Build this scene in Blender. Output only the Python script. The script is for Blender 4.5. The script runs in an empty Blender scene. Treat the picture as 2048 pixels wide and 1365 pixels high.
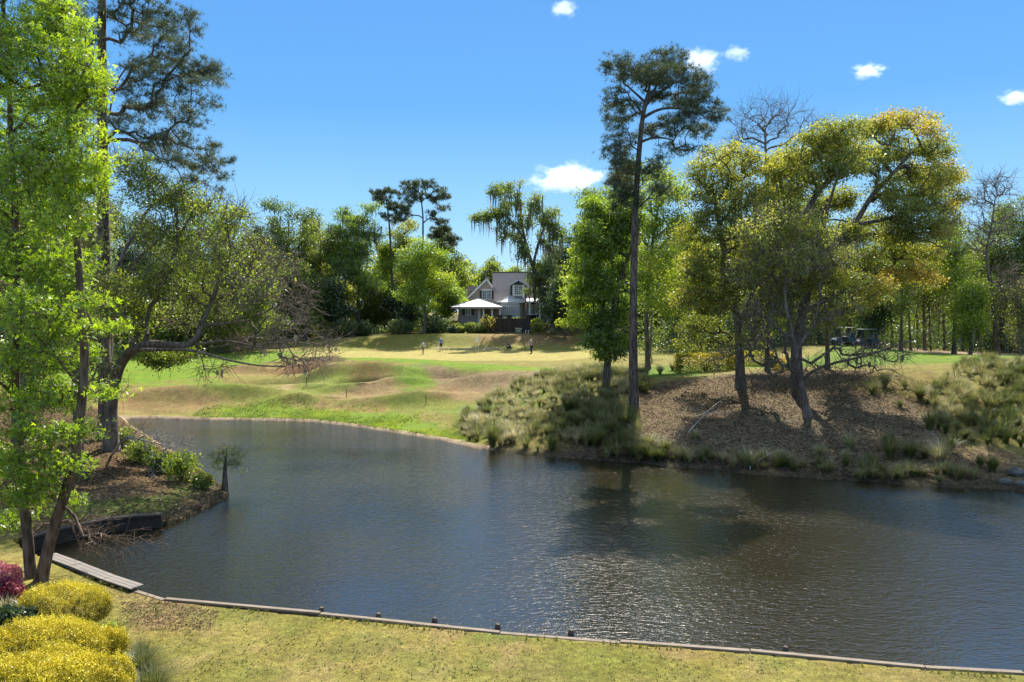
import bpy, math, random
import numpy as np
# ------------------------------------------------------------------ camera, sky, sun, exposure
S = bpy.context.scene
COL = S.collection
F = 1479.0; PCX = 1024.0; PCY = 682.5; CH = 8.0
TILT = math.atan((PCY - 625.0) / F)
cam_d = bpy.data.cameras.new("camera"); cam = bpy.data.objects.new("camera", cam_d); COL.objects.link(cam)
cam.location = (0, 0, CH); cam.rotation_euler = (math.pi / 2 - TILT, 0, 0)
cam_d.sensor_width = 36.0; cam_d.lens = F / 2048 * 36.0
cam_d.clip_start = 0.1; cam_d.clip_end = 20000
S.camera = cam
SUN_EL = math.radians(47); SUN_AZ = math.radians(11)      # azimuth measured from +Y towards +X
W = bpy.data.worlds.new("World"); S.world = W; W.use_nodes = True
nt = W.node_tree; nt.nodes.clear()
sky = nt.nodes.new("ShaderNodeTexSky"); sky.sky_type = 'NISHITA'; sky.sun_disc = False
sky.sun_elevation = SUN_EL; sky.sun_rotation = SUN_AZ
sky.altitude = 300; sky.air_density = 1.0; sky.dust_density = 0.15; sky.ozone_density = 3.2
bg = nt.nodes.new("ShaderNodeBackground"); SKS = 0.12; bg.inputs['Strength'].default_value = SKS
wo = nt.nodes.new("ShaderNodeOutputWorld")
wtc = nt.nodes.new("ShaderNodeTexCoord"); wsp = nt.nodes.new("ShaderNodeSeparateXYZ"); nt.links.new(wtc.outputs['Generated'], wsp.inputs[0])
wr = nt.nodes.new("ShaderNodeValToRGB"); nt.links.new(wsp.outputs[2], wr.inputs[0])
SKY_STOPS = [(0.0, (.26,.39,.51)), (.12, (.145,.305,.47)), (.26, (.060,.205,.43)), (.40, (.050,.175,.41)), (.52, (.20,.28,.45)), (1.0, (.36,.41,.52))]
while len(wr.color_ramp.elements) < len(SKY_STOPS): wr.color_ramp.elements.new(.5)
for e, (p_, c_) in zip(wr.color_ramp.elements, SKY_STOPS): e.position = p_; e.color = (*c_, 1)
wsc = nt.nodes.new("ShaderNodeVectorMath"); wsc.operation = 'SCALE'; wsc.inputs['Scale'].default_value = 1/SKS; nt.links.new(wr.outputs[0], wsc.inputs[0])
wmx = nt.nodes.new("ShaderNodeMix"); wmx.data_type = 'RGBA'; wmx.inputs[0].default_value = .92
nt.links.new(sky.outputs[0], wmx.inputs[6]); nt.links.new(wsc.outputs[0], wmx.inputs[7])
nt.links.new(wmx.outputs[2], bg.inputs[0]); nt.links.new(bg.outputs[0], wo.inputs[0])
ld = bpy.data.lights.new("sun", 'SUN'); ld.energy = 4.6; ld.angle = math.radians(0.55); ld.color = (1.0, 0.95, 0.86)
sun = bpy.data.objects.new("sun", ld); COL.objects.link(sun)
sun.rotation_euler = (math.pi / 2 - SUN_EL, 0, math.pi - SUN_AZ)
S.view_settings.view_transform = 'Standard'; S.view_settings.look = 'None'
S.view_settings.exposure = 1.12; S.view_settings.gamma = 1.0
S.cycles.max_bounces = 7; S.cycles.diffuse_bounces = 3; S.cycles.glossy_bounces = 3
S.cycles.transmission_bounces = 5; S.cycles.volume_bounces = 2; S.cycles.transparent_max_bounces = 6
S.cycles.sample_clamp_indirect = 4.0; S.cycles.sample_clamp_direct = 1.1; S.cycles.use_denoising = True
S.cycles.caustics_reflective = False; S.cycles.caustics_refractive = False

# ------------------------------------------------------------------ small helpers
rng = np.random.default_rng(11)
_c, _s = math.cos(TILT), math.sin(TILT)
def ray(px, py):
    a = (px - PCX) / F; b = -(py - PCY) / F
    return np.array([a, _c + _s * b, -_s + _c * b])
def at(px, py, D):
    d = ray(px, py); t = D / d[1]
    return np.array([d[0] * t, D, CH + d[2] * t])
def onz(px, py, z):
    d = ray(px, py); t = (z - CH) / d[2]
    return np.array([d[0] * t, d[1] * t, z])

def tag(o, label=None, cat=None, group=None, kind=None):
    if label: o['label'] = label
    if cat: o['category'] = cat
    if group: o['group'] = group
    if kind: o['kind'] = kind
    return o
def empty(name, loc, label, cat, group=None):
    o = bpy.data.objects.new(name, None); COL.objects.link(o); o.location = tuple(float(v) for v in loc)
    o.empty_display_size = 0.3
    return tag(o, label, cat, group)
def mesh_np(name, V, faces, mat, parent=None, tint=None, smooth=False):
    """V (n,3) world coordinates; faces list of int arrays (m,k); tint per face"""
    me = bpy.data.meshes.new(name)
    V = np.asarray(V, dtype=np.float32)
    off = np.zeros(3, np.float32)
    if parent is not None: off = np.array(parent_world(parent), np.float32)
    V = V - off
    faces = [np.asarray(f, dtype=np.int32) for f in faces if len(f)]
    me.vertices.add(len(V)); me.vertices.foreach_set("co", V.ravel())
    loops = np.concatenate([f.ravel() for f in faces]) if faces else np.zeros(0, np.int32)
    tot = np.concatenate([np.full(len(f), f.shape[1], np.int32) for f in faces])
    start = np.concatenate([[0], np.cumsum(tot)[:-1]]).astype(np.int32)
    me.loops.add(len(loops)); me.loops.foreach_set("vertex_index", loops)
    me.polygons.add(len(tot)); me.polygons.foreach_set("loop_start", start); me.polygons.foreach_set("loop_total", tot)
    if smooth: me.polygons.foreach_set("use_smooth", np.ones(len(tot), dtype=bool))
    if tint is not None:
        a = me.attributes.new("tint", 'FLOAT', 'FACE'); a.data.foreach_set("value", np.asarray(tint, np.float32))
    me.update(calc_edges=True)
    me.validate()
    me.materials.append(mat)
    o = bpy.data.objects.new(name, me); COL.objects.link(o)
    if parent is not None: o.parent = parent
    return o
def parent_world(p):
    v = np.zeros(3)
    while p is not None:
        v = v + np.array(p.location); p = p.parent
    return v

class MB:
    """collects boxes, prisms, tubes; build() links one mesh"""
    def __init__(s): s.V = []; s.Fs = []; s.n = 0
    def add(s, V, Fc):
        V = [tuple(float(c) for c in v) for v in V]
        s.V += V; s.Fs += [tuple(i + s.n for i in f) for f in Fc]; s.n += len(V); return s
    def box(s, x0, x1, y0, y1, z0, z1):
        return s.add([(x0,y0,z0),(x1,y0,z0),(x1,y1,z0),(x0,y1,z0),(x0,y0,z1),(x1,y0,z1),(x1,y1,z1),(x0,y1,z1)],
                     [(0,3,2,1),(4,5,6,7),(0,1,5,4),(1,2,6,5),(2,3,7,6),(3,0,4,7)])
    def bar(s, p, q, w, h, up=(0,0,1)):
        p = np.array(p, float); q = np.array(q, float); d = q - p; d /= (np.linalg.norm(d) + 1e-9)
        u = np.array(up, float); r = np.cross(d, u)
        if np.linalg.norm(r) < 1e-4: r = np.cross(d, (1, 0, 0))
        r /= np.linalg.norm(r); u = np.cross(r, d)
        V = []
        for e in (p, q):
            for a, b in ((-1,-1),(1,-1),(1,1),(-1,1)): V.append(e + r * a * w / 2 + u * b * h / 2)
        return s.add(V, [(3,2,1,0),(4,5,6,7),(0,1,5,4),(1,2,6,5),(2,3,7,6),(3,0,4,7)])
    def tube(s, pts, rad, n=8, cap=True):
        pts = [np.array(p, float) for p in pts]; V = []; Fc = []
        for i, p in enumerate(pts):
            a = pts[max(i-1, 0)]; b = pts[min(i+1, len(pts)-1)]; d = b - a; d /= (np.linalg.norm(d) + 1e-9)
            r = np.cross(d, (0.13, 0.97, 0.21)); r /= (np.linalg.norm(r) + 1e-9); u = np.cross(r, d)
            rr = rad[i] if hasattr(rad, '__len__') else rad
            for k in range(n):
                t = 2 * math.pi * k / n; V.append(p + (r * math.cos(t) + u * math.sin(t)) * rr)
        for i in range(len(pts)-1):
            for k in range(n):
                Fc.append((i*n+k, i*n+(k+1) % n, (i+1)*n+(k+1) % n, (i+1)*n+k))
        if cap:
            Fc.append(tuple(range(n))[::-1]); Fc.append(tuple(range((len(pts)-1)*n, len(pts)*n)))
        return s.add(V, Fc)
    def ball(s, c, rx, ry, rz, n=10, m=6):
        V = []; Fc = []
        for i in range(1, m):
            t = math.pi * i / m
            for k in range(n):
                a = 2*math.pi*k/n; V.append((c[0]+rx*math.sin(t)*math.cos(a), c[1]+ry*math.sin(t)*math.sin(a), c[2]+rz*math.cos(t)))
        V.append((c[0],c[1],c[2]+rz)); V.append((c[0],c[1],c[2]-rz)); T = len(V)-2; B = T+1
        for i in range(m-2):
            for k in range(n): Fc.append((i*n+k, (i+1)*n+k, (i+1)*n+(k+1)%n, i*n+(k+1)%n))
        for k in range(n):
            Fc.append((T, k, (k+1)%n)); Fc.append((B, (m-2)*n+(k+1)%n, (m-2)*n+k))
        return s.add(V, Fc)
    def build(s, name, mat, parent=None, smooth=False, bevel=0):
        me = bpy.data.meshes.new(name); off = parent_world(parent) if parent is not None else np.zeros(3)
        me.from_pydata([(v[0]-off[0], v[1]-off[1], v[2]-off[2]) for v in s.V], [], s.Fs); me.update()
        if smooth:
            for p in me.polygons: p.use_smooth = True
        me.materials.append(mat)
        o = bpy.data.objects.new(name, me); COL.objects.link(o)
        if parent is not None: o.parent = parent
        if bevel:
            m = o.modifiers.new("bevel", 'BEVEL'); m.width = bevel; m.segments = 2; m.limit_method = 'ANGLE'
        return o

# ------------------------------------------------------------------ materials
def newmat(name):
    m = bpy.data.materials.new(name); m.use_nodes = True; n = m.node_tree; n.nodes.clear(); return m, n.nodes, n.links
def ramp(N, stops):
    r = N.new("ShaderNodeValToRGB"); e = r.color_ramp.elements
    while len(e) < len(stops): e.new(0.5)
    for k, (p, c) in enumerate(stops): e[k].position = p; e[k].color = (c[0], c[1], c[2], 1)
    return r
def leaf_mat(name, stops, transl=0.5, warm=(1.5, 1.45, 0.7), gloss=0.05):
    m, N, L = newmat(name)
    a = N.new("ShaderNodeAttribute"); a.attribute_name = "tint"; r = ramp(N, stops); L.new(a.outputs['Fac'], r.inputs[0])
    d = N.new("ShaderNodeBsdfDiffuse"); L.new(r.outputs[0], d.inputs[0])
    t = N.new("ShaderNodeBsdfTranslucent")
    mu = N.new("ShaderNodeVectorMath"); mu.operation = 'MULTIPLY'; mu.inputs[1].default_value = warm
    L.new(r.outputs[0], mu.inputs[0]); L.new(mu.outputs[0], t.inputs[0])
    mx = N.new("ShaderNodeMixShader"); mx.inputs[0].default_value = transl; L.new(d.outputs[0], mx.inputs[1]); L.new(t.outputs[0], mx.inputs[2])
    g = N.new("ShaderNodeBsdfGlossy"); g.inputs['Roughness'].default_value = 0.42; g.inputs[0].default_value = (1, 1, 1, 1)
    m2 = N.new("ShaderNodeMixShader"); m2.inputs[0].default_value = gloss; L.new(mx.outputs[0], m2.inputs[1]); L.new(g.outputs[0], m2.inputs[2])
    o = N.new("ShaderNodeOutputMaterial"); L.new(m2.outputs[0], o.inputs[0]); return m
def plain(name, col, rough=0.7, var=0.15, scale=6.0, bump=0.0, spec=0.4, stretch=(1, 1, 1), metal=0.0, bscale=None):
    m, N, L = newmat(name)
    p = N.new("ShaderNodeBsdfPrincipled"); p.inputs['Roughness'].default_value = rough
    p.inputs['Specular IOR Level'].default_value = spec; p.inputs['Metallic'].default_value = metal
    tc = N.new("ShaderNodeTexCoord"); mp = N.new("ShaderNodeMapping"); mp.inputs['Scale'].default_value = stretch
    L.new(tc.outputs['Object'], mp.inputs[0])
    no = N.new("ShaderNodeTexNoise"); no.inputs['Scale'].default_value = scale; no.inputs['Detail'].default_value = 5
    L.new(mp.outputs[0], no.inputs['Vector'])
    lo = tuple(c * (1 - var) for c in col); hi = tuple(min(1, c * (1 + var)) for c in col)
    r = ramp(N, [(0.3, lo), (0.7, hi)]); L.new(no.outputs['Fac'], r.inputs[0]); L.new(r.outputs[0], p.inputs['Base Color'])
    if bump:
        b = N.new("ShaderNodeBump"); b.inputs['Strength'].default_value = 0.8; b.inputs['Distance'].default_value = bump
        if bscale:
            n2 = N.new("ShaderNodeTexNoise"); n2.inputs['Scale'].default_value = bscale; n2.inputs['Detail'].default_value = 4
            L.new(mp.outputs[0], n2.inputs['Vector']); L.new(n2.outputs['Fac'], b.inputs['Height'])
        else: L.new(no.outputs['Fac'], b.inputs['Height'])
        L.new(b.outputs[0], p.inputs['Normal'])
    o = N.new("ShaderNodeOutputMaterial"); L.new(p.outputs[0], o.inputs[0]); return m
def bark_mat(name, c0, c1):
    m, N, L = newmat(name)
    p = N.new("ShaderNodeBsdfPrincipled"); p.inputs['Roughness'].default_value = 0.9; p.inputs['Specular IOR Level'].default_value = 0.15
    tc = N.new("ShaderNodeTexCoord"); mp = N.new("ShaderNodeMapping"); mp.inputs['Scale'].default_value = (1, 1, 0.22)
    L.new(tc.outputs['Object'], mp.inputs[0])
    v = N.new("ShaderNodeTexVoronoi"); v.inputs['Scale'].default_value = 9; L.new(mp.outputs[0], v.inputs['Vector'])
    no = N.new("ShaderNodeTexNoise"); no.inputs['Scale'].default_value = 3.0; no.inputs['Detail'].default_value = 6; L.new(mp.outputs[0], no.inputs['Vector'])
    mi = N.new("ShaderNodeMath"); mi.operation = 'MULTIPLY'; L.new(v.outputs['Distance'], mi.inputs[0]); L.new(no.outputs['Fac'], mi.inputs[1])
    r = ramp(N, [(0.05, c0), (0.45, c1)]); L.new(mi.outputs[0], r.inputs[0]); L.new(r.outputs[0], p.inputs['Base Color'])
    b = N.new("ShaderNodeBump"); b.inputs['Strength'].default_value = 1; b.inputs['Distance'].default_value = 0.04
    L.new(mi.outputs[0], b.inputs['Height']); L.new(b.outputs[0], p.inputs['Normal'])
    o = N.new("ShaderNodeOutputMaterial"); L.new(p.outputs[0], o.inputs[0]); return m

M = {}
M['bark_dark'] = bark_mat("bark dark", (.045, .036, .028), (.19, .16, .13))
M['bark_pine'] = bark_mat("bark pine", (.04, .03, .025), (.18, .135, .11))
M['bark_grey'] = bark_mat("bark grey", (.07, .055, .042), (.24, .19, .15))
M['bark_pale'] = bark_mat("bark pale", (.18, .15, .12), (.48, .42, .36))
M['bark_red'] = bark_mat("bark red", (.05, .035, .025), (.19, .135, .10))
M['lf_gum'] = leaf_mat("sweetgum leaf", [(0, (.07, .14, .008)), (.5, (.20, .32, .012)), (1, (.40, .52, .03))], .58)
M['lf_lime'] = leaf_mat("lime leaf", [(0, (.09, .14, .018)), (.5, (.20, .28, .028)), (1, (.38, .44, .05))], .54)
M['lf_green'] = leaf_mat("green leaf", [(0, (.06, .10, .025)), (.5, (.13, .19, .035)), (1, (.26, .31, .05))], .5)
M['lf_cyp'] = leaf_mat("cypress leaf", [(0, (.08, .14, .022)), (.5, (.18, .28, .03)), (1, (.38, .46, .05))], .54)
M['lf_oak'] = leaf_mat("oak leaf", [(0, (.09, .12, .02)), (.35, (.20, .23, .037)), (.68, (.31, .34, .055)), (.88, (.38, .34, .065)), (1, (.40, .26, .06))], .55)
M['lf_olive'] = leaf_mat("olive leaf", [(0, (.10, .13, .03)), (.5, (.21, .25, .05)), (1, (.38, .40, .09))], .52)
M['lf_moss'] = leaf_mat("hanging moss", [(0, (.10, .10, .07)), (.5, (.18, .17, .12)), (1, (.27, .25, .18))], .3, (1, 1, 1), 0)
M['lf_pine'] = leaf_mat("pine needles", [(0, (.035, .055, .03)), (.5, (.08, .11, .045)), (1, (.21, .21, .09))], .32, (1.2, 1.2, .8), .05)
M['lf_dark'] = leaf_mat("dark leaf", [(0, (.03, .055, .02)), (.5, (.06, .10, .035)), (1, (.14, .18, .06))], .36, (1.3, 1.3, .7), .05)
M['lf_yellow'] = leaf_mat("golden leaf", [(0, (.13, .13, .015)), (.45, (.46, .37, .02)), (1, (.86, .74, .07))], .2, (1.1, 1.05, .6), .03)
M['lf_pink'] = leaf_mat("azalea", [(0, (.20, .03, .05)), (.4, (.42, .07, .11)), (.7, (.55, .22, .2)), (1, (.7, .3, .33))], .35, (1.1, 1, 1), .03)
M['lf_straw'] = leaf_mat("bunch grass", [(0, (.07, .10, .025)), (.4, (.19, .20, .06)), (.75, (.38, .34, .17)), (1, (.62, .56, .38))], .4, (1.1, 1.1, .8), .03)
M['lf_lawn'] = leaf_mat("lawn blade", [(0, (.12, .17, .025)), (.45, (.27, .26, .06)), (.8, (.40, .33, .11)), (1, (.55, .45, .22))], .3, (1.1, 1.1, .8), .02)
M['lf_litter'] = leaf_mat("dead leaf", [(0, (.055, .036, .024)), (.5, (.15, .10, .062)), (.85, (.27, .19, .12)), (1, (.42, .31, .21))], .1, (1.1, 1, .9), .0)
# ------------------------------------------------------------------ terrain: pond outline, height field, ground
FAR_SHORE = [(250,838),(300,837),(430,841),(560,842),(640,846),(700,853),(800,868),(880,881),(950,897),(1050,911),(1130,917),(1200,921),
             (1290,928),(1350,936),(1430,940),(1500,950),(1580,954),(1650,960),(1730,963),(1800,970),(1900,976),(1960,977),(2048,984),(2300,1000),(2700,1020)]
BULK = [(2700,1392),(2300,1362),(2048,1346),(1850,1334),(1500,1302),(1240,1282),(1000,1264),(640,1226),(330,1198),(270,1180),(180,1150),(95,1118)]
BZ = 0.42
COVE = [(50,1108),(30,1090)]
RWALL = [(45,1078),(100,1062),(160,1048),(210,1038),(260,1032),(324,1028)]
RZ = 0.5
LEFT_BANK = [(340,1052),(365,1043),(400,1024),(438,1008),(457,992),(447,974),(415,950),(385,928),(350,905),(318,886),(292,868),(262,852)]
p_far = [onz(x, y, 0)[:2] for x, y in FAR_SHORE]
p_bulk = [onz(x, y, BZ)[:2] for x, y in BULK]
p_cove = [onz(x, y, 0.3)[:2] for x, y in COVE]
p_rw = [onz(x, y, RZ)[:2] for x, y in RWALL]
p_lb = [onz(x, y, 0)[:2] for x, y in LEFT_BANK]
POND = np.array(p_far + p_bulk + p_cove + p_rw + p_lb)
ART = np.zeros(len(POND), bool); a0 = len(p_far); a1 = a0 + len(p_bulk) + len(p_cove) + len(p_rw); ART[a0:a1-1] = True

def poly_sd(P, poly, segsel=None, chunk=40000):
    """distance to polygon outline, negative inside"""
    P = np.asarray(P, float); out = np.empty(len(P)); A = np.asarray(poly, float); B = np.roll(A, -1, 0)
    for i in range(0, len(P), chunk):
        p = P[i:i+chunk]; best = np.full(len(p), 1e9); ins = np.zeros(len(p), bool)
        for k in range(len(A)):
            a, b = A[k], B[k]
            if abs(a[1]-b[1]) > 1e-12:
                c = ((a[1] > p[:,1]) != (b[1] > p[:,1])) & (p[:,0] < (b[0]-a[0])*(p[:,1]-a[1])/(b[1]-a[1]) + a[0])
                ins ^= c
            if segsel is not None and not segsel[k]: continue
            ab = b - a; t = np.clip(((p-a) @ ab) / (ab @ ab + 1e-12), 0, 1); d = p - a - t[:,None]*ab
            best = np.minimum(best, np.hypot(d[:,0], d[:,1]))
        out[i:i+chunk] = np.where(ins, -best, best)
    return out
_T = np.random.default_rng(5).random((256, 256))
def vnoise(x, y):
    xi = np.floor(x).astype(int); yi = np.floor(y).astype(int); fx = x-xi; fy = y-yi
    fx = fx*fx*(3-2*fx); fy = fy*fy*(3-2*fy)
    g = lambda a, b: _T[a % 256, b % 256]
    return (g(xi,yi)*(1-fx)+g(xi+1,yi)*fx)*(1-fy) + (g(xi,yi+1)*(1-fx)+g(xi+1,yi+1)*fx)*fy
def fbm(x, y, o=4):
    s = 0; a = 0.5; t = 0
    for i in range(o):
        s = s + a*vnoise(x*2**i+17.3*i, y*2**i+5.1*i); t += a; a *= 0.5
    return s/t
def sst(e0, e1, x):
    t = np.clip((x-e0)/(e1-e0), 0, 1); return t*t*(3-2*t)

CP = []
def cp(l):
    for px, py, D in l: CP.append(at(px, py, D))
cp([(700,722,80),(850,728,76),(1000,729,75.5),(1150,731,75),(1250,735,72),(850,703,100),(1000,702,100),(1150,703,98),(700,705,97),(600,712,90),
    (850,664,120),(700,673,116),(1000,656,122),(1150,668,118),(560,692,107),(450,702,102),(300,704,100),(100,705,100),(-200,705,100),
    (950,648,132),(1100,646,132),(800,656,134),(700,660,134),(560,672,130),(1120,640,150),(950,640,150),(300,690,130),
    (850,772,66),(700,765,68),(600,772,66),(850,822,56),(400,782,64),(300,800,60),(450,818,58),(600,828,56),(300,740,78),(450,741,78),(600,738,78),
    (200,745,76),(100,745,76),(900,850,50.5),(1000,800,56),(950,862,48.5),(1000,760,64),(1100,760,60),(930,800,58),
    (1050,855,46.5),(1100,785,54),(1150,870,43),(1200,825,47),(1210,778,53),(1270,836,46),(1350,862,42),(1350,792,50),(1480,776,50),(1350,748,62),
    (1480,742,61),(1612,830,43.5),(1600,790,48),(1600,742,58),(1750,850,41.5),(1750,782,48.5),(1750,738,57),(1900,900,38),(1900,832,43.5),(1900,765,50),
    (1900,727,59),(2048,895,38),(2048,822,43.5),(2048,755,50),(2048,722,59),(2300,900,38),(2300,760,50),(2300,720,60),(2700,760,50),
    (1350,716,80),(1500,711,80),(1600,700,80),(1690,690,80),(1760,697,80),(1850,709,78),(2000,713,78),(2300,714,78),(1400,690,100),(1700,687,100),(2000,700,100),
    (1250,708,92),(1300,670,118),(1900,690,120),(1600,680,125),(2300,700,110)])
for p in p_far[::2]: CP.append(np.array([p[0], p[1], 0.05]))
for p in p_lb[::2]: CP.append(np.array([p[0], p[1], 0.08]))
for x, y, D in [(460,985,31.5),(340,955,33),(250,905,37),(200,880,39),(290,1000,29.5),(200,950,33.5),(200,1010,28.5),(100,1000,29),(100,900,36),
                (0,930,33),(-200,930,33),(-200,1020,27.5),(0,830,46),(-300,830,46),(150,800,52),(230,832,50)]: CP.append(at(x, y, D))
for p in p_bulk[::2]: CP.append(np.array([p[0], p[1], BZ-.03]))
for p in p_rw[::2]: CP.append(np.array([p[0], p[1], RZ-.03]))
for w in [(-10,16,.62),(0,14.5,.58),(10,13,.56),(20,12,.56),(-14,19,.62),(-18,16,.85),(-20,22,.85),(-30,20,1.2),(-9,12,.8),(0,10,.8),(12,9,.85),(25,6,.8),
          (-20,8,1.3),(0,0,1.8),(-20,-10,2.4),(20,-10,2.2),(0,-30,3),(-40,-30,3.2),(40,-30,3),(-60,0,2),(60,0,1.2),(-60,40,1.6),(-80,80,3),(-120,150,4),
          (0,200,6),(-100,220,5),(120,200,5),(0,400,7),(-300,400,7),(300,400,7),(0,1200,8),(-900,1200,8),(900,1200,8),(-900,200,7),(900,200,7),(90,60,4),(90,90,4),(-150,0,3),(200,0,3)]:
    CP.append(np.array(w, float))
CP = np.array(CP)
_cc = 2.0
def _phi(r2): return -np.sqrt(r2 + _cc*_cc)
_K = _phi(((CP[:,None,:2]-CP[None,:,:2])**2).sum(-1)); _n = len(CP)
_A = np.zeros((_n+1, _n+1)); _A[:_n,:_n] = _K + np.eye(_n)*0.35; _A[:_n,_n] = 1; _A[_n,:_n] = 1
_w = np.linalg.solve(_A, np.append(CP[:,2], 0))
BUMPS = []     # (x, y, rx, ry, angle, height)
def bump(px, py, D, rx, ry, ang, h):
    p = at(px, py, D); BUMPS.append((p[0], p[1], rx, ry, math.radians(ang), h))
# swales and mounds of the slope under the green
bump(620,738,77,4.6,1.7,8,-.85); bump(520,738,77,4.5,1.5,0,.5); bump(560,760,69,4,1.2,10,-.35); bump(660,748,72,3.2,.8,35,.35)
bump(735,762,68.5,2.3,.75,5,-.8); bump(740,742,72,4,1.5,5,.55); bump(790,770,66,3.0,1.0,25,.45); bump(690,785,64,2.6,1,0,.3); bump(640,775,66,2.6,.9,0,-.3)
bump(480,790,62,5,1.3,-3,.45); bump(610,800,60,3,1.0,10,.4); bump(650,797,60.5,1.2,.6,0,-.35); bump(340,795,61,5,1.4,0,.4); bump(760,806,59,4,1,0,.3)
bump(850,800,59,3,1.2,10,.3); bump(900,745,71,3,1.6,0,-.4); bump(960,770,64,4,1.6,0,.35); bump(850,695,106,14,2.2,0,-.2); bump(880,680,111,16,3,0,.4)
bump(1110,690,108,8,3,0,.3)
def H(x, y, detail=True):
    x = np.atleast_1d(np.asarray(x, float)); y = np.atleast_1d(np.asarray(y, float)); z = np.empty(len(x))
    for i in range(0, len(x), 20000):
        d2 = (x[i:i+20000,None]-CP[None,:,0])**2 + (y[i:i+20000,None]-CP[None,:,1])**2
        z[i:i+20000] = _phi(d2) @ _w[:_n] + _w[_n]
    for bx, by, rx, ry, an, h in BUMPS:
        dx = x-bx; dy = y-by; c, s = math.cos(an), math.sin(an); u = (dx*c+dy*s)/rx; v = (-dx*s+dy*c)/ry
        z += (2.4 if h < 0 else 2.0)*h*np.exp(-(u*u+v*v))
    P = np.stack([x, y], 1); near = (y < 75) & (y > 5)
    sdn = np.full(len(x), 30.0); sda = np.full(len(x), 30.0)
    if near.any():
        sdn[near] = poly_sd(P[near], POND, ~ART); sda[near] = poly_sd(P[near], POND, ART)
    ins = sdn < 0
    if detail:
        rough = sst(0.3, 2, np.minimum(np.abs(sdn), np.abs(sda)))
        rb = sst(38, 34, np.abs(y-56)) * 0 + ((x > 2) & (y < 57) & (y > 30))*1.0 + ((x < -8) & (y > 24) & (y < 48))*0.8
        z += (fbm(x*.5, y*.5)-.5)*.25*rough*(y < 70) + (fbm(x*1.7+9, y*1.7)-.5)*.22*rb*rough
    zn = np.maximum(z, .03)
    edge = sst(0, 1.2, np.abs(sdn)); lip = 0.16*sst(0, .25, np.abs(sdn))
    zn = np.where(sda > 1.0, zn*edge + lip*(1-edge) + .01, zn)
    zn = np.maximum(zn, 0.03)
    zi = -0.05 - 0.55*np.minimum(np.abs(sdn), 2.5)
    zi = np.where(np.minimum(-sda, 99) < 1.5, -1.0, zi)
    return np.where(ins, zi, zn)
_ts = np.unique(np.concatenate([np.linspace(9, 80, 420), np.linspace(80, 180, 300)]))
def G(px, py):
    """where the ground shows at this place of the view"""
    d = ray(px, py); t = _ts / d[1]; x = d[0]*t; y = d[1]*t; z = CH + d[2]*t
    h = H(x, y); k = np.where(z <= h)[0]
    if len(k) == 0: k = [len(_ts)-1]
    k = k[0]
    return np.array([x[k], y[k], h[k]])
def gz(x, y): return float(H([x], [y])[0])

# ---- ground sheet
ys = [-40.0]
while ys[-1] < 2600:
    y = ys[-1]
    st = 1.5 if y < 4 else (.16 if y < 32 else (.24 if y < 62 else (.35 if y < 110 else max(.8, (y-105)*.05))))
    ys.append(y+st)
ys = np.array(ys); us = np.linspace(-1.15, 1.15, 620)
XX = us[None,:]*(np.abs(ys)+12)[:,None]; YY = np.repeat(ys[:,None], len(us), 1)
gx, gy = XX.ravel(), YY.ravel()
GZ = H(gx, gy)
nr, nc = XX.shape
ii = np.arange(nr*nc).reshape(nr, nc)
gf = np.stack([ii[:-1,:-1].ravel(), ii[:-1,1:].ravel(), ii[1:,1:].ravel(), ii[1:,:-1].ravel()], 1)

# ground colours: what grows or lies there (albedo), by patches in plan
base = np.array([.29, .25, .085]); colr = np.repeat(base[None], len(gx), 0); lit = np.zeros(len(gx)); P2 = np.stack([gx, gy], 1)
wob = (fbm(gx*.35, gy*.35)-.5); wob2 = (fbm(gx*1.6+40, gy*1.6)-.5)
def zone(pts, col, soft=1.0, amt=1.0, litter=0.0, world=False, wb=2.5):
    poly = np.array([G(a, b)[:2] for a, b in pts]) if not world else np.array(pts, float)
    lo = poly.min(0)-5; hi = poly.max(0)+5
    s = np.where((gx > lo[0]) & (gx < hi[0]) & (gy > lo[1]) & (gy < hi[1]))[0]
    sd = poly_sd(P2[s], poly) + wob[s]*wb + wob2[s]*wb*.4
    w = (sst(soft, -soft, sd)*amt)[:,None]
    colr[s] = colr[s]*(1-w) + np.array(col)[None]*w; lit[s] = lit[s]*(1-w[:,0]) + litter*w[:,0]
C_tan = (.36,.265,.12); C_green = (.18,.26,.035); C_bright = (.20,.30,.033); C_put = (.44,.37,.14); C_brown = (.34,.235,.11); C_red = (.21,.12,.065)
C_straw = (.25,.18,.115); C_sand = (.38,.29,.18); C_oliv = (.23,.27,.055); C_mulch = (.30,.18,.115)
zone([(-400,745),(-400,700),(300,700),(520,702),(660,706),(700,712),(1000,732),(1260,738),(1200,745),(900,735),(700,722),(640,712),(560,718),(470,735),(430,752),(300,768),(-400,775)], C_bright, .8)
zone([(560,712),(640,703),(850,700),(1030,698),(1190,702),(1215,714),(1100,722),(900,722),(700,716)], C_put, .4, wb=.6)
zone([(430,700),(700,680),(900,668),(1000,672),(1250,690),(1340,700),(1340,720),(1230,712),(1190,702),(850,699),(600,704)], (.29,.27,.08), 1.5)
zone([(480,690),(700,675),(900,665),(940,672),(760,690),(600,700)], (.25,.23,.06), 2)
zone([(900,665),(1000,660),(1130,668),(1200,690),(1100,692),(960,688)], (.34,.22,.12), 2, .8)
zone([(870,695),(1000,696),(990,700),(880,699)], (.5,.42,.28), .8, .8)
zone([(200,772),(420,768),(530,790),(500,812),(250,832),(200,838)], C_tan, 1.0)
zone([(200,792),(330,778),(440,790),(420,806),(250,826)], C_brown, 1.0, .7)
zone([(430,742),(520,733),(645,716),(668,720),(600,746),(500,752)], C_brown, .5)
zone([(560,738),(640,718),(668,716),(650,736),(600,748)], C_red, .6, .9)
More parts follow.
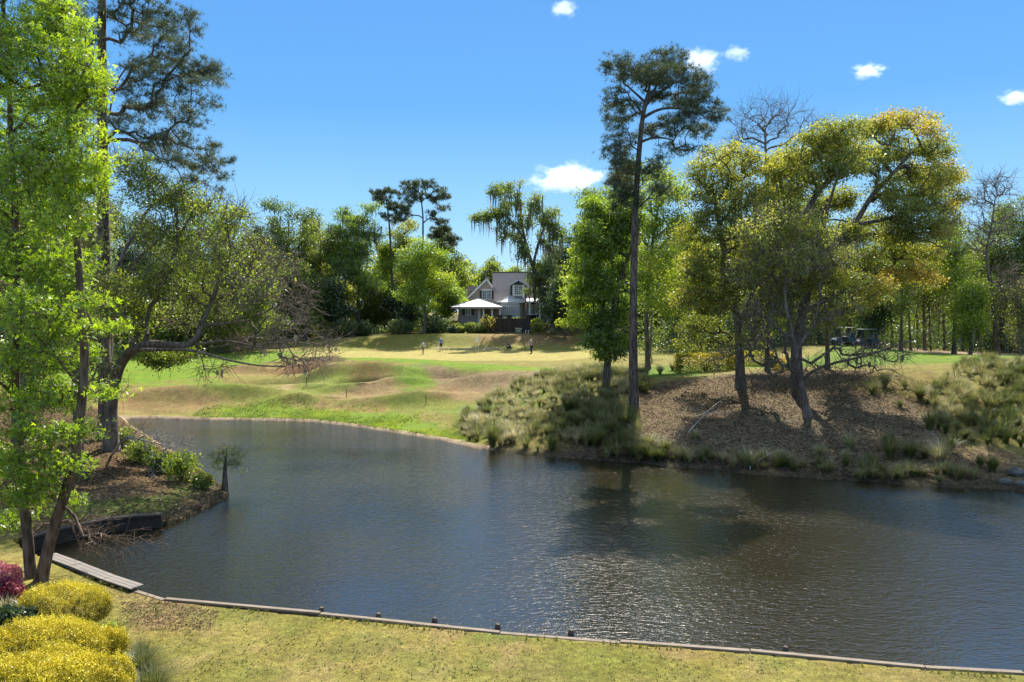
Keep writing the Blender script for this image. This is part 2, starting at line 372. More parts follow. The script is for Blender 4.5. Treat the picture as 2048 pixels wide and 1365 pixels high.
zone([(510,775),(600,760),(670,738),(690,722),(700,722),(640,768),(560,778)], (.44,.32,.18), .5, wb=1)
zone([(690,742),(720,722),(800,724),(780,745),(700,765)], (.25,.19,.07), .6)
zone([(740,765),(800,735),(850,722),(900,740),(900,760),(800,775)], (.19,.23,.05), .8)
zone([(770,775),(830,738),(905,742),(905,765),(840,785)], C_green, .8)
zone([(690,772),(760,758),(800,778),(830,790),(720,800),(640,790)], (.37,.26,.14), .7)
zone([(860,735),(1180,742),(1150,765),(1050,790),(960,800),(890,772)], (.30,.215,.13), .9, litter=.5)
zone([(840,780),(905,768),(1000,790),(960,815),(860,800)], (.36,.25,.13), .8)
zone([(520,800),(620,790),(690,812),(780,815),(860,820),(700,830),(560,815)], (.36,.25,.12), .8)
zone([(430,812),(560,806),(640,820),(780,825),(880,848),(940,878),(900,876),(800,864),(640,844),(430,840)], C_bright, .7, .9)
zone([(900,830),(1050,780),(1150,765),(1180,775),(1040,850),(950,895),(900,872)], C_oliv, 1)
zone([(600,752),(690,735),(730,770),(640,790),(560,782)], (.23,.27,.055), .6, .8)
zone([(420,770),(520,765),(560,790),(640,800),(600,812),(470,806)], (.21,.27,.045), .6, .6)
zone([(250,770),(430,757),(520,772),(400,780)], C_bright, .6, .6)
zone([(700,795),(830,788),(960,800),(1040,770),(1060,790),(930,835),(780,818)], (.23,.28,.055), .7, .75)
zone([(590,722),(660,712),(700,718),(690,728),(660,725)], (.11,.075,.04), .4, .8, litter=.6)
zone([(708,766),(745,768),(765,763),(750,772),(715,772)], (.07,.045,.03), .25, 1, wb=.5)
# right bank
zone([(1130,915),(1180,800),(1260,775),(1400,757),(1560,738),(1700,742),(1850,745),(1880,790),(1850,850),(1900,880),(2048,900),(2700,910),(2700,1010),(1900,975),(1500,950),(1200,922)], C_straw, .9, litter=1)
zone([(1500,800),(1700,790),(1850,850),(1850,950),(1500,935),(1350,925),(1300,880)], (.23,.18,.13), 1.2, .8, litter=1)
zone([(1830,830),(1860,828),(1880,870),(1890,930),(1920,970),(1870,965),(1860,900)], (.47,.38,.29), .35, .8, wb=1)
zone([(1750,745),(1830,742),(1900,770),(1850,800),(1720,780)], (.27,.22,.06), 1, .8)
zone([(1250,735),(1600,722),(1640,700),(1760,693),(1850,704),(2700,712),(2700,724),(1930,726),(1700,735),(1480,738),(1260,760)], (.17,.25,.04), .8)
zone([(1780,706),(1860,710),(2048,712),(2048,716),(1900,722),(1750,722)], C_bright, .6, .5)
zone([(1740,694),(1770,690),(1850,700),(1960,706),(2100,708),(2100,711),(1960,711),(1850,706)], (.48,.36,.27), .35, 1, wb=.3)
zone([(1330,740),(1420,737),(1400,752),(1340,752)], (.13,.2,.03), .7)
# mulch beds and woodland floor
zone([(-500,700),(400,690),(560,690),(620,676),(720,670),(850,662),(900,655),(1060,650),(1100,655),(1130,668),(1350,690),(1350,640),(900,640),(500,655),(-500,680)], C_mulch, 1.0, .95, litter=.7)
zone([(-200,120),(-80,104),(60,125),(100,103),(400,100),(600,400),(-600,400)], (.13,.11,.05), 4, 1, litter=.6, world=True)
# left bank
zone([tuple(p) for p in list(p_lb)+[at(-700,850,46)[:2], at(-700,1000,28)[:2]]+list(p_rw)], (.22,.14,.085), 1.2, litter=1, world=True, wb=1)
zone([(140,985),(300,975),(320,990),(200,1005),(60,1010)], (.42,.29,.20), .8, .8, litter=1)
zone([(60,1010),(300,995),(420,960),(462,988),(330,1030),(60,1060)], (.12,.17,.04), .7, .9)
# near lawn
nl = [tuple(p) for p in p_bulk] + [(-16,24),(-30,24),(-30,-40),(60,-40)]
zone(nl, (.32,.27,.085), .4, litter=.25, world=True, wb=0)
zone([(240,1205),(330,1200),(420,1225),(400,1260),(300,1262),(250,1240)], (.30,.19,.12), .5, .8, litter=1, wb=1)
zone([(930,1262),(1060,1275),(1040,1290),(940,1285)], (.12,.22,.03), .4, .7, wb=.8)
zone([(950,1320),(1040,1318),(1050,1335),(960,1340)], (.12,.22,.03), .4, .6, wb=.8)
zone([(0,1250),(300,1300),(340,1400),(0,1400)], (.20,.17,.08), .8, .6, wb=.8)
gn = fbm(gx*.9+3, gy*.9+8, 5)
yq = (gy < 25) & (gy > 8)
w = (sst(.5, .62, fbm(gx*1.3+70, gy*1.3, 5))*yq*(poly_sd(P2, POND) > 0)*.6)[:,None]; colr = colr*(1-w)+np.array([.40,.30,.14])*w
yb = (gy < 25) & (poly_sd(P2, POND) > 0)
w = (sst(.52, .68, gn)*yb*.45)[:,None]; colr = colr*(1-w)+np.array([.34,.29,.06])*w
w = (sst(.5, .35, fbm(gx*.6+30, gy*.6, 4))*yb*.4)[:,None]; colr = colr*(1-w)+np.array([.17,.21,.045])*w
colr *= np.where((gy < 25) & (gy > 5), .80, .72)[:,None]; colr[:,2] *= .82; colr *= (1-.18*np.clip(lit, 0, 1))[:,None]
# natural shore rims
sdn = np.full(len(gx), 9.0); q = (gy < 70) & (gy > 20); sdn[q] = poly_sd(P2[q], POND, ~ART); sdn = np.where(sdn < 9, sdn, 9)
rimw = sst(.65, .25, sdn + wob2*.5)*(gy > 40)*(gx < -1)
colr = colr*(1-rimw[:,None]) + np.array(C_sand)*rimw[:,None]
rimd = sst(1.7, .3, sdn + wob2*1.2)*((gx >= -1) | (gy < 40)) * (sdn < 8)
colr = colr*(1-rimd[:,None]*.8) + np.array([.05,.04,.03])*rimd[:,None]*.8
colr[sdn < -.05] = (.05, .045, .025)

def ground_material():
    m, N, L = newmat("ground")
    p = N.new("ShaderNodeBsdfPrincipled"); p.inputs['Roughness'].default_value = .95; p.inputs['Specular IOR Level'].default_value = .1
    a = N.new("ShaderNodeAttribute"); a.attribute_name = "zone"
    li = N.new("ShaderNodeAttribute"); li.attribute_name = "litter"
    tc = N.new("ShaderNodeTexCoord")
    def noise(sc, det=6, ro=.65):
        n = N.new("ShaderNodeTexNoise"); n.inputs['Scale'].default_value = sc; n.inputs['Detail'].default_value = det; n.inputs['Roughness'].default_value = ro
        L.new(tc.outputs['Object'], n.inputs['Vector']); return n
    n1 = noise(1.3); n2 = noise(14, 6, .75); n3 = noise(55, 3); n4 = noise(4.3, 5, .7)
    def mapr(o, a0, a1, b0, b1):
        r = N.new("ShaderNodeMapRange"); L.new(o, r.inputs[0])
        for k, v in enumerate((a0, a1, b0, b1)): r.inputs[k+1].default_value = v
        return r.outputs[0]
    def mul(x, y):
        k = N.new("ShaderNodeMath"); k.operation = 'MULTIPLY'; L.new(x, k.inputs[0])
        if isinstance(y, float): k.inputs[1].default_value = y
        else: L.new(y, k.inputs[1])
        return k.outputs[0]
    v0 = mapr(n4.outputs['Fac'], .32, .68, .72, 1.26)
    v = mul(mul(mapr(n1.outputs['Fac'], .3, .7, .78, 1.2), mapr(n2.outputs['Fac'], .3, .7, .62, 1.4)), mul(mapr(n3.outputs['Fac'], .3, .7, .75, 1.25), v0))
    sc = N.new("ShaderNodeVectorMath"); sc.operation = 'SCALE'; L.new(a.outputs['Color'], sc.inputs[0]); L.new(v, sc.inputs['Scale'])
    # leaf litter flecks
    vo = N.new("ShaderNodeTexVoronoi"); vo.inputs['Scale'].default_value = 9; L.new(tc.outputs['Object'], vo.inputs['Vector'])
    bw = N.new("ShaderNodeSeparateColor"); L.new(vo.outputs['Color'], bw.inputs[0])
    fl = mapr(bw.outputs[0], 0, 1, .4, 1.6)
    s2 = N.new("ShaderNodeVectorMath"); s2.operation = 'SCALE'; L.new(sc.outputs[0], s2.inputs[0]); L.new(fl, s2.inputs['Scale'])
    mx = N.new("ShaderNodeMix"); mx.data_type = 'RGBA'; L.new(li.outputs['Fac'], mx.inputs[0]); L.new(sc.outputs[0], mx.inputs[6]); L.new(s2.outputs[0], mx.inputs[7])
    # faint hue drift in the turf
    hn = noise(.45, 4); hm = N.new("ShaderNodeHueSaturation"); L.new(mapr(hn.outputs['Fac'], .3, .7, .482, .52), hm.inputs['Hue']); L.new(mx.outputs[2], hm.inputs['Color'])
    L.new(hm.outputs[0], p.inputs['Base Color'])
    b = N.new("ShaderNodeBump"); b.inputs['Strength'].default_value = .9; b.inputs['Distance'].default_value = .07; L.new(n2.outputs['Fac'], b.inputs['Height'])
    b2 = N.new("ShaderNodeBump"); b2.inputs['Strength'].default_value = .8; b2.inputs['Distance'].default_value = .02; L.new(n3.outputs['Fac'], b2.inputs['Height']); L.new(b.outputs[0], b2.inputs['Normal'])
    L.new(b2.outputs[0], p.inputs['Normal'])
    o = N.new("ShaderNodeOutputMaterial"); L.new(p.outputs[0], o.inputs[0]); return m
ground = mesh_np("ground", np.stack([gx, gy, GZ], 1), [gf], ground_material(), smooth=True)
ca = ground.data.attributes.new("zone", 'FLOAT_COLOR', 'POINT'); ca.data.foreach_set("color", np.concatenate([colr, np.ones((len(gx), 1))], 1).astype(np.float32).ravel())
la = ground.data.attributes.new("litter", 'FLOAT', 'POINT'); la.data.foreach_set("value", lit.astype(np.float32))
tag(ground, kind="structure")

def water_material():
    m, N, L = newmat("pond water")
    p = N.new("ShaderNodeBsdfPrincipled"); p.inputs['Base Color'].default_value = (.017, .0135, .006, 1); p.inputs['Roughness'].default_value = .075
    p.inputs['IOR'].default_value = 2.0; p.inputs['Specular IOR Level'].default_value = .8
    p.inputs['Specular Tint'].default_value = (1, .95, .86, 1)
    tc = N.new("ShaderNodeTexCoord")
    def lay(scale, st, rot, det, dist, strength, prev=None, mask=None):
        mp = N.new("ShaderNodeMapping"); mp.inputs['Scale'].default_value = st; mp.inputs['Rotation'].default_value = (0, 0, math.radians(rot))
        L.new(tc.outputs['Object'], mp.inputs[0])
        n = N.new("ShaderNodeTexNoise"); n.inputs['Scale'].default_value = scale; n.inputs['Detail'].default_value = det; n.inputs['Distortion'].default_value = .6
        L.new(mp.outputs[0], n.inputs['Vector'])
        b = N.new("ShaderNodeBump"); b.inputs['Strength'].default_value = strength; b.inputs['Distance'].default_value = dist
        h = n.outputs['Fac']
        if mask is not None:
            k = N.new("ShaderNodeMath"); k.operation = 'MULTIPLY'; L.new(h, k.inputs[0]); L.new(mask, k.inputs[1]); h = k.outputs[0]
        L.new(h, b.inputs['Height'])
        if prev: L.new(prev.outputs[0], b.inputs['Normal'])
        return b
    ms = N.new("ShaderNodeTexNoise"); ms.inputs['Scale'].default_value = .11; ms.inputs['Detail'].default_value = 2; L.new(tc.outputs['Object'], ms.inputs['Vector'])
    mr = N.new("ShaderNodeMapRange"); L.new(ms.outputs['Fac'], mr.inputs[0]); mr.inputs[1].default_value = .3; mr.inputs[2].default_value = .7; mr.inputs[3].default_value = .35; mr.inputs[4].default_value = 1.35
    b1 = lay(1.9, (1, 2.2, 1), 24, 1, .022, 1.0, None, mr.outputs[0])
    b3 = lay(4.6, (1, 2.5, 1), -14, 2, .026, 1.0, b1, mr.outputs[0])
    b2 = lay(12, (1, 2.0, 1), 10, 2, .0075, 1.0, b3, mr.outputs[0])
    L.new(b2.outputs[0], p.inputs['Normal'])
    o = N.new("ShaderNodeOutputMaterial"); L.new(p.outputs[0], o.inputs[0]); return m
wm = MB(); wm.add([(-24,11,0),(75,11,0),(75,62,0),(-30,62,0)], [(0,1,2,3)])
water = wm.build("water", water_material()); tag(water, kind="structure")
# ------------------------------------------------------------------ trees
def lobe(px, py, rx, rz, D, dd=0.0, ry=None, tint=.5, dens=1.0):
    c = at(px, py, D+dd); k = (D+dd)/F
    return (c[0], c[1], c[2], rx*k, (ry if ry is not None else (rx+rz)*.5*k), rz*k, tint, dens)
def resample(P, st):
    P = np.array(P, float); seg = np.linalg.norm(np.diff(P, axis=0), axis=1); L = np.concatenate([[0], np.cumsum(seg)]); n = max(3, int(L[-1]/st)+1)
    t = np.linspace(0, L[-1], n); Q = np.stack([np.interp(t, L, P[:,k]) for k in range(3)], 1)
    for _ in range(2): Q[1:-1] = Q[1:-1]*.5 + (Q[:-2]+Q[2:])*.25
    return Q
def grow(trunks, lobes, natt, g, step=.8, wig=.12, attach=.25, updip=.5, shell=.55):
    """trunks: list of (points, r0, r1). Returns nodes, parents, tips, tip lobe"""
    NM = 60000; P = np.zeros((NM, 3)); par = np.full(NM, -1); pl = np.zeros(NM); ok = np.zeros(NM, bool); tr = np.zeros(NM)
    n = 0
    for ti, (pts, r0, r1) in enumerate(trunks):
        Q = resample(pts, step); m = len(Q)
        if ti: # joins the nearest node of the first
            k0 = int(np.argmin(((P[:n]-Q[0])**2).sum(1)))
        for i in range(m):
            P[n] = Q[i]; par[n] = (n-1 if i else (k0 if ti else -1)); pl[n] = (pl[par[n]]+step if par[n] >= 0 else 0)
            ok[n] = (i >= attach*m) or ti > 0; tr[n] = r0+(r1-r0)*(i/(m-1))**.85; n += 1
    nt_ = n
    vol = np.array([(l[3]*l[4]*l[5])**(.67) for l in lobes]); pr = vol/vol.sum()
    li = g.choice(len(lobes), natt, p=pr); A = g.normal(size=(natt, 3)); A /= np.linalg.norm(A, axis=1)[:,None]
    rr = g.random(natt)**(shell*.6); A = A*rr[:,None]
    Lb = np.array(lobes); A = Lb[li,:3] + A*Lb[li,3:6]
    dd = np.array([np.min(((P[:nt_][ok[:nt_]]-a)**2).sum(1)) for a in A]); o = np.argsort(dd)
    tips = []; tl = []
    for j in o:
        a = A[j]; D = P[:n]-a; d = np.sqrt((D*D).sum(1)); c = d + .22*pl[:n] + updip*np.maximum(D[:,2], 0) + np.where(ok[:n], 0, 1e6)
        k = int(np.argmin(c)); v = a-P[k]; L = np.linalg.norm(v)
        if L < .05: continue
        m = max(1, int(round(L/step)))
        pd = P[k]-P[par[k]] if par[k] >= 0 else np.array([0, 0, 1.]); pd = pd/(np.linalg.norm(pd)+1e-9)
        C = P[k] + v*.35 + (pd*.25 + np.array([0, 0, .18]))*L*.6
        prev = k
        for i in range(1, m+1):
            t = i/m; q = P[k]*(1-t)**2 + 2*C*t*(1-t) + a*t*t
            if i < m: q = q + g.normal(size=3)*wig*min(step, L)*.6
            P[n] = q; par[n] = prev; pl[n] = pl[prev]+L/m; ok[n] = True; prev = n; n += 1
            if n >= NM-5: break
        tips.append(prev); tl.append(j)
        if n >= NM-60: break
    P = P[:n]; par = par[:n]; cnt = np.zeros(n)
    cnt[tips] += 1
    for i in range(n-1, 0, -1):
        if par[i] >= 0: cnt[par[i]] += max(cnt[i], 0)
    return P, par, np.array(tips), li[np.array(tl)], cnt, nt_, tr[:n]
def tube_segs(P0, P1, R0, R1, ns=5):
    d = P1-P0; d /= (np.linalg.norm(d, axis=1)[:,None]+1e-9)
    ref = np.where(np.abs(d[:,2:3]) > .9, np.array([[1., 0, 0]]), np.array([[0, 0, 1.]])); r = np.cross(d, ref); r /= (np.linalg.norm(r, axis=1)[:,None]+1e-9); u = np.cross(r, d)
    th = np.arange(ns)*2*math.pi/ns; co = np.cos(th); si = np.sin(th)
    ring = r[:,None,:]*co[None,:,None] + u[:,None,:]*si[None,:,None]
    V = np.concatenate([P0[:,None,:]+ring*R0[:,None,None], P1[:,None,:]+ring*R1[:,None,None]], 1).reshape(-1, 3)
    k = np.arange(ns); f = np.stack([k, (k+1)%ns, (k+1)%ns+ns, k+ns], 1)
    Fc = (np.arange(len(P0))[:,None,None]*2*ns + f[None]).reshape(-1, 4)
    return V, Fc
def sweep(Q, R, ns=12, g=None, flare=0):
    n = len(Q); T = np.gradient(Q, axis=0); T /= (np.linalg.norm(T, axis=1)[:,None]+1e-9)
    ref = np.array([.31, .95, .05]); V = []
    ph = np.random.default_rng(int(abs(Q[0,0]*100))).random(ns)*.3+.85
    for i in range(n):
        r = np.cross(T[i], ref); r /= np.linalg.norm(r); u = np.cross(r, T[i]); th = np.arange(ns)*2*math.pi/ns
        k = 1+flare*math.exp(-i*.9); lum = 1+(ph-1)*(.6+1.6*flare*math.exp(-i*.8))
        V.append(Q[i]+(r[None]*np.cos(th)[:,None]+u[None]*np.sin(th)[:,None])*R[i]*k*lum[:,None])
    V = np.concatenate(V); k = np.arange(ns)
    f = np.stack([k, (k+1)%ns, (k+1)%ns+ns, k+ns], 1); Fc = (np.arange(n-1)[:,None,None]*ns+f[None]).reshape(-1, 4)
    return V, Fc
def unit(g, n, up=0.0):
    v = g.normal(size=(n, 3)); v[:,2] += up; return v/np.linalg.norm(v, axis=1)[:,None]
def leaf_quads(C, g, s, w=.55, up=.0, hang=0.0, flat=0.0):
    n = len(C); a = unit(g, n); a[:,2] = a[:,2]*(1-flat)-hang; a /= np.linalg.norm(a, axis=1)[:,None]
    b = np.cross(a, unit(g, n, up)); b /= (np.linalg.norm(b, axis=1)[:,None]+1e-9)
    l = s*g.uniform(.65, 1.35, n)[:,None]; ww = l*w*.5; nrm = np.cross(a, b)
    V = np.stack([C, C+a*l*.5+b*ww+nrm*l*.08, C+a*l, C+a*l*.5-b*ww+nrm*l*.08], 1).reshape(-1, 3)
    return V, np.arange(4*n).reshape(n, 4)
def leaf_star(C, g, s):
    n = len(C); a = unit(g, n); b = np.cross(a, unit(g, n)); b /= (np.linalg.norm(b, axis=1)[:,None]+1e-9); l = s*g.uniform(.5, 1.5, n)[:,None]
    V = []
    for an in (-1.15, 0, 1.15):
        d = a*math.cos(an)+b*math.sin(an); e = -a*math.sin(an)+b*math.cos(an); k = l*(1 if an == 0 else .85)
        V += [C, C+d*k*.5+e*k*.2, C+d*k, C+d*k*.5-e*k*.2]
    V = np.stack(V, 1).reshape(-1, 3); return V, np.arange(12*n).reshape(3*n, 4)
def needles(C, D, g, s, k=12, w=.05, spread=1.1):
    n = len(C); C = np.repeat(C, k, 0); D = np.repeat(D, k, 0); d = D+unit(g, n*k)*spread; d /= np.linalg.norm(d, axis=1)[:,None]
    b = np.cross(d, unit(g, n*k)); b /= (np.linalg.norm(b, axis=1)[:,None]+1e-9); l = s*g.uniform(.7, 1.2, n*k)[:,None]
    V = np.stack([C+b*s*w*.5, C-b*s*w*.5, C+d*l], 1).reshape(-1, 3); return V, np.arange(3*n*k).reshape(-1, 3)
def strands(C, g, L, w):
    n = len(C); a = g.random(n)*math.pi*2; b = np.stack([np.cos(a), np.sin(a), np.zeros(n)], 1)*w*.5*g.uniform(.5, 1.5, n)[:,None]
    l = (L*g.uniform(.3, 1.3, n)); sw = g.normal(size=(n, 3))*.06*l[:,None]; z = np.array([0, 0, 1.])
    V = np.stack([C-b, C+b, C+b*.9-z*l[:,None]*.5+sw, C-b*.9-z*l[:,None]*.5+sw, C-z*l[:,None]+sw*.3], 1).reshape(-1, 3)
    i = np.arange(n)[:,None]*5
    return V, np.concatenate([i+np.array([[0, 1, 2, 3]])]), np.concatenate([i+np.array([[3, 2, 4]])])

def tree(name, label, cat, trunks, lobes, natt, leaf=None, r_tip=.012, bark='bark_dark', group=None, seed=1, step=.8, twigs=0, twig_len=.8,
         moss=0, attach=.25, wig=.12, shell=.55, updip=.5, pipe=.5, parent_obj=None, flare=.7, moss_len=1.3, twig_r=.009, bare_mat=None, moss_mat='lf_moss', maxbr=.6):
    g = np.random.default_rng(seed)
    t0 = np.array(trunks[0][0][0], float)
    root = empty(name, t0, label, cat, group)
    P, par, tips, tl, cnt, ntk, tr = grow(trunks, lobes, natt, g, step, wig, attach, updip, shell)
    R = r_tip*np.maximum(cnt, 1)**pipe; R = np.minimum(R, trunks[0][1]*maxbr)
    q = np.where((np.arange(len(P)) >= ntk))[0]; pp = par[q]
    r1 = R[q]; r0 = np.minimum(np.where(pp < ntk, np.minimum(R[q]*1.25, np.maximum(tr[pp], .02)), R[pp]), R[q]*1.6+.004)
    V, Fq = tube_segs(P[pp], P[q], r0, r1, 5); Vs = [V]; Fs = [Fq]; o = len(V)
    for pts, a, b in trunks:
        Q = resample(pts, min(step, .6)); 
        if pts is trunks[0][0]: Q = np.concatenate([[Q[0]-np.array([0, 0, .35])], Q])
        m = len(Q); Rr = a+(b-a)*(np.arange(m)/(m-1))**.85
        V, Fq = sweep(Q, Rr, 12, flare=(flare if pts is trunks[0][0] else 0)); Vs.append(V); Fs.append(Fq+o); o += len(V)
    Lb = np.array(lobes); bare = []
    if twigs:
        tp = np.repeat(tips, twigs); d = P[tp]-P[par[tp]]; d /= (np.linalg.norm(d, axis=1)[:,None]+1e-9)
        d = d*.7+unit(g, len(tp), .1)*.8; d /= np.linalg.norm(d, axis=1)[:,None]; l = twig_len*g.uniform(.4, 1.3, len(tp))[:,None]
        A = P[tp]; B = A+d*l; B2 = B+(d+unit(g, len(tp))*.7)*l*.6; B3 = B+(d+unit(g, len(tp))*.8)*l*.5
        for X, Y, ra, rb in ((A, B, twig_r*1.3, twig_r), (B, B2, twig_r, twig_r*.5), (B, B3, twig_r*.9, twig_r*.4)):
            V, Fq = tube_segs(X, Y, np.full(len(X), ra), np.full(len(X), rb), 3); Vs.append(V); Fs.append(Fq+o); o += len(V)
    mesh_np("trunk", np.concatenate(Vs), Fs, M[bark], root, smooth=True)
    if leaf:
        kind, nper, size, spread, mat = leaf[:5]; dens = Lb[tl, 7]; n = np.maximum(0, np.round(nper*dens*g.uniform(.5, 1.5, len(tips)))).astype(int)
        ti = np.repeat(np.arange(len(tips)), n); ctr = P[tips][ti]; pr_ = P[par[tips]][ti]
        ct = g.random(len(tips))[ti]; tint0 = Lb[tl, 6][ti]
        if kind in ('quad', 'star', 'feather'):
            off = g.normal(size=(len(ti), 3))*np.array([1, 1, .62 if kind != 'feather' else .42])*spread*.6
            C = ctr+(pr_-ctr)*(g.random(len(ti))[:,None]**2)*.8+off
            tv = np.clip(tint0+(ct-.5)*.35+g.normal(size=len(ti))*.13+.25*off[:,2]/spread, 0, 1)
            if kind == 'star': V, Fq = leaf_star(C, g, size); tv = np.repeat(tv, 3)
            elif kind == 'feather': V, Fq = leaf_quads(C, g, size, .34, 0, .35)
            else: V, Fq = leaf_quads(C, g, size, .6, .3)
            mesh_np("crown", V, [Fq], M[mat], root, tv)
        elif kind == 'needle':
            D = P[tips]-P[par[tips]]; D /= (np.linalg.norm(D, axis=1)[:,None]+1e-9)
            C = ctr+g.normal(size=(len(ti), 3))*np.array([1, 1, .5])*spread*.55; k = leaf[5] if len(leaf) > 5 else 12
            V, Fq = needles(C, D[ti]*.4+np.array([0, 0, .35]), g, size, k, leaf[6] if len(leaf) > 6 else .07)
            tv = np.repeat(np.clip(tint0+(ct-.5)*.4+g.normal(size=len(ti))*.15, 0, 1), k)
            mesh_np("crown", V, [Fq], M[mat], root, tv)
    if moss:
        kk = g.choice(np.arange(ntk//2, len(P)), moss); C = P[kk]+g.normal(size=(moss, 3))*.15
        V, F4, F3 = strands(C, g, moss_len, .16); mesh_np("hanging_moss", V, [F4, F3], M[moss_mat], root, np.tile(g.random(moss), 2))['kind'] = 'stuff'
    return root

def tk(pts, D, dds=None):
    """trunk points from (px, py) at depth D; the first one sits on the ground"""
    out = []
    for i, (x, y) in enumerate(pts): out.append(at(x, y, D+(dds[i] if dds else 0)))
    out[0][2] = gz(out[0][0], out[0][1]) - .02
    return out
def L_(D, rows, spread=1.0, g=None):
    """rows (px,py,rx,rz[,tint[,dens[,dd]]])"""
    g = g or np.random.default_rng(int(D*10)+len(rows)); out = []
    for r in rows:
        r = list(r)+[.5, 1, None][len(r)-4:] if len(r) < 7 else list(r)
        dd = r[6] if r[6] is not None else g.uniform(-1, 1)*spread
        out.append(lobe(r[0], r[1], r[2], r[3], D, dd, None, r[4], r[5]))
    return out

# ---- tall pine on the right bank
PT = tk([(1268,840),(1266,700),(1267,560),(1270,430),(1276,330),(1282,260),(1288,215),(1298,185)], 46)
tree("pine_tree", "tall dark pine with a bare straight trunk, highest of all on the right bank", "tree",
     [(PT, .34, .13), (tk([(1288,215),(1320,180),(1352,165)], 46)[:0]+[at(1290,212,46), at(1310,190,46.5), at(1340,172,46.5)], .12, .06),
      ([at(1283,238,46), at(1320,215,45.5), at(1370,218,45)], .12, .05), ([at(1280,285,46), at(1310,272,46.5), at(1345,280,46)], .10, .04), ([at(1290,205,46), at(1262,178,46), at(1245,165,46)], .09, .04)],
     L_(46, [(a_,b_,c_*1.12,d_*1.35,*e_) for a_,b_,c_,d_,*e_ in [(1235,260,20,16),(1250,330,26,18),(1235,375,22,18),(1270,400,20,18,.4),(1390,190,26,14),(1370,215,26,12),(1340,240,24,12),(1215,135,10,10),(1240,150,20,14),(1238,122,24,18),(1262,145,24,18),(1302,132,26,16),(1340,122,34,22),(1325,150,34,18),(1375,155,34,20),(1403,172,28,16),(1232,195,24,16),(1228,228,22,18),(1256,218,26,18),
        (1310,165,34,14),(1405,212,34,18),(1432,232,20,16),(1380,235,24,12),(1392,262,30,14),(1350,258,26,12),(1320,195,22,10),(1226,300,22,18),(1250,285,24,14),(1238,318,18,12),
        (1300,262,22,12),(1345,300,30,14,.35,.6),(1232,352,20,18),(1258,375,18,20),(1240,395,18,14,.3),(1225,420,16,12,.3),(1300,340,24,16,.4),(1320,380,22,14,.3,.6),(1262,330,20,16),(1375,300,24,10,.4,.6),(1290,150,24,16),(1355,200,26,12),(1320,322,22,12,.3,.6),(1405,300,20,9,.3,.3)]], 1.6),
     1150, ('needle', 8, .27, .30, 'lf_pine', 12, .07), r_tip=.008, bark='bark_pine', seed=3, step=.45, attach=.60, wig=.3, updip=.2, maxbr=.35)

# ---- feathery cypress left of the pine
tree("cypress_tree", "bright green feathery cypress leaning right, just left of the tall bare-trunked pine", "tree",
     [(tk([(1211,780),(1216,710),(1222,640),(1234,580),(1250,528),(1266,490),(1280,440),(1283,390)], 53), .30, .06)],
     L_(53, [(1176,470,32,34,.6),(1200,440,34,30,.6),(1168,520,32,30,.65),(1200,500,34,34,.45),(1160,565,34,28,.65),(1195,570,36,34,.4),(1148,640,24,18,.95),(1170,612,34,24,.55),(1205,640,34,26,.3),
        (1190,680,32,22,.35),(1215,705,24,16,.3),(1240,690,22,26,.3),(1238,620,26,34,.35),(1225,540,32,34,.4),(1190,415,22,18,.5),(1240,470,32,36,.4),(1255,430,30,34,.45),(1182,385+20,16,14,.3),(1155,600,24,16,.9)], 2.2),
     800, ('feather', 62, .24, .55, 'lf_cyp'), bark='bark_dark', seed=4, step=.5, attach=.25, moss=220, moss_len=.9)
# ---- green tree behind the pine
tree("broadleaf_tree", "bright lime tree rising right behind the trunk of the tall pine", "tree",
     [(tk([(1296,725),(1292,620),(1300,520),(1312,440),(1322,390)], 68), .28, .08)],
     L_(68, [(1310,350,34,24,.6),(1290,400,40,34,.5),(1340,380,38,34,.6),(1330,440,46,34,.5),(1280,470,34,40,.5),(1360,470,36,36,.6),(1310,520,46,40,.75),(1350,550,38,36,.8),(1290,580,36,36,.5),(1330,610,36,24,.6),(1230,400,34,34,.35),(1180,395,22,16,.3),(1260,340,26,18,.5)], 3),
     460, ('quad', 44, .22, .75, 'lf_lime'), bark='bark_dark', seed=5)

# ---- olive oak, left of the big one
tree("oak_tree", "olive green oak with dark upright stems between the tall pine and the golden oak", "tree",
     [(tk([(1482,778),(1480,715),(1476,640),(1462,580),(1450,520),(1438,450),(1428,390)], 50), .36, .09), ([at(1477,650,50), at(1500,600,51), at(1520,540,52), at(1515,470,52)], .22, .08)],
     L_(50, [(1432,318,44,28,.62),(1480,308,44,26,.62),(1398,345,34,28,.5),(1520,330,44,28,.62),(1560,330,36,28,.6),(1450,365,54,34,.5),(1400,405,40,38,.42),(1385,470,40,36,.4),(1440,450,48,38,.35),(1500,400,48,38,.5),(1540,390,42,34,.55),
        (1500,480,48,38,.4),(1420,530,48,36,.32),(1390,560,38,34,.4),(1370,600,34,24,.6),(1430,600,46,34,.25),(1480,560,44,36,.28),(1400,650,44,26,.2),(1380,690,30,18,.3),(1450,680,34,20,.2,.6),(1540,460,38,38,.4),(1520,630,34,30,.25,.6),(1460,500,44,34,.5),(1550,520,40,34,.55),(1560,590,40,30,.5,.8),(1440,600,40,30,.6),(1390,520,36,30,.65),(1500,680,34,20,.4,.7)], 3.2),
     1600, ('quad', 42, .14, .46, 'lf_oak'), bark='bark_dark', seed=6, step=.5, moss=120, moss_len=.5)

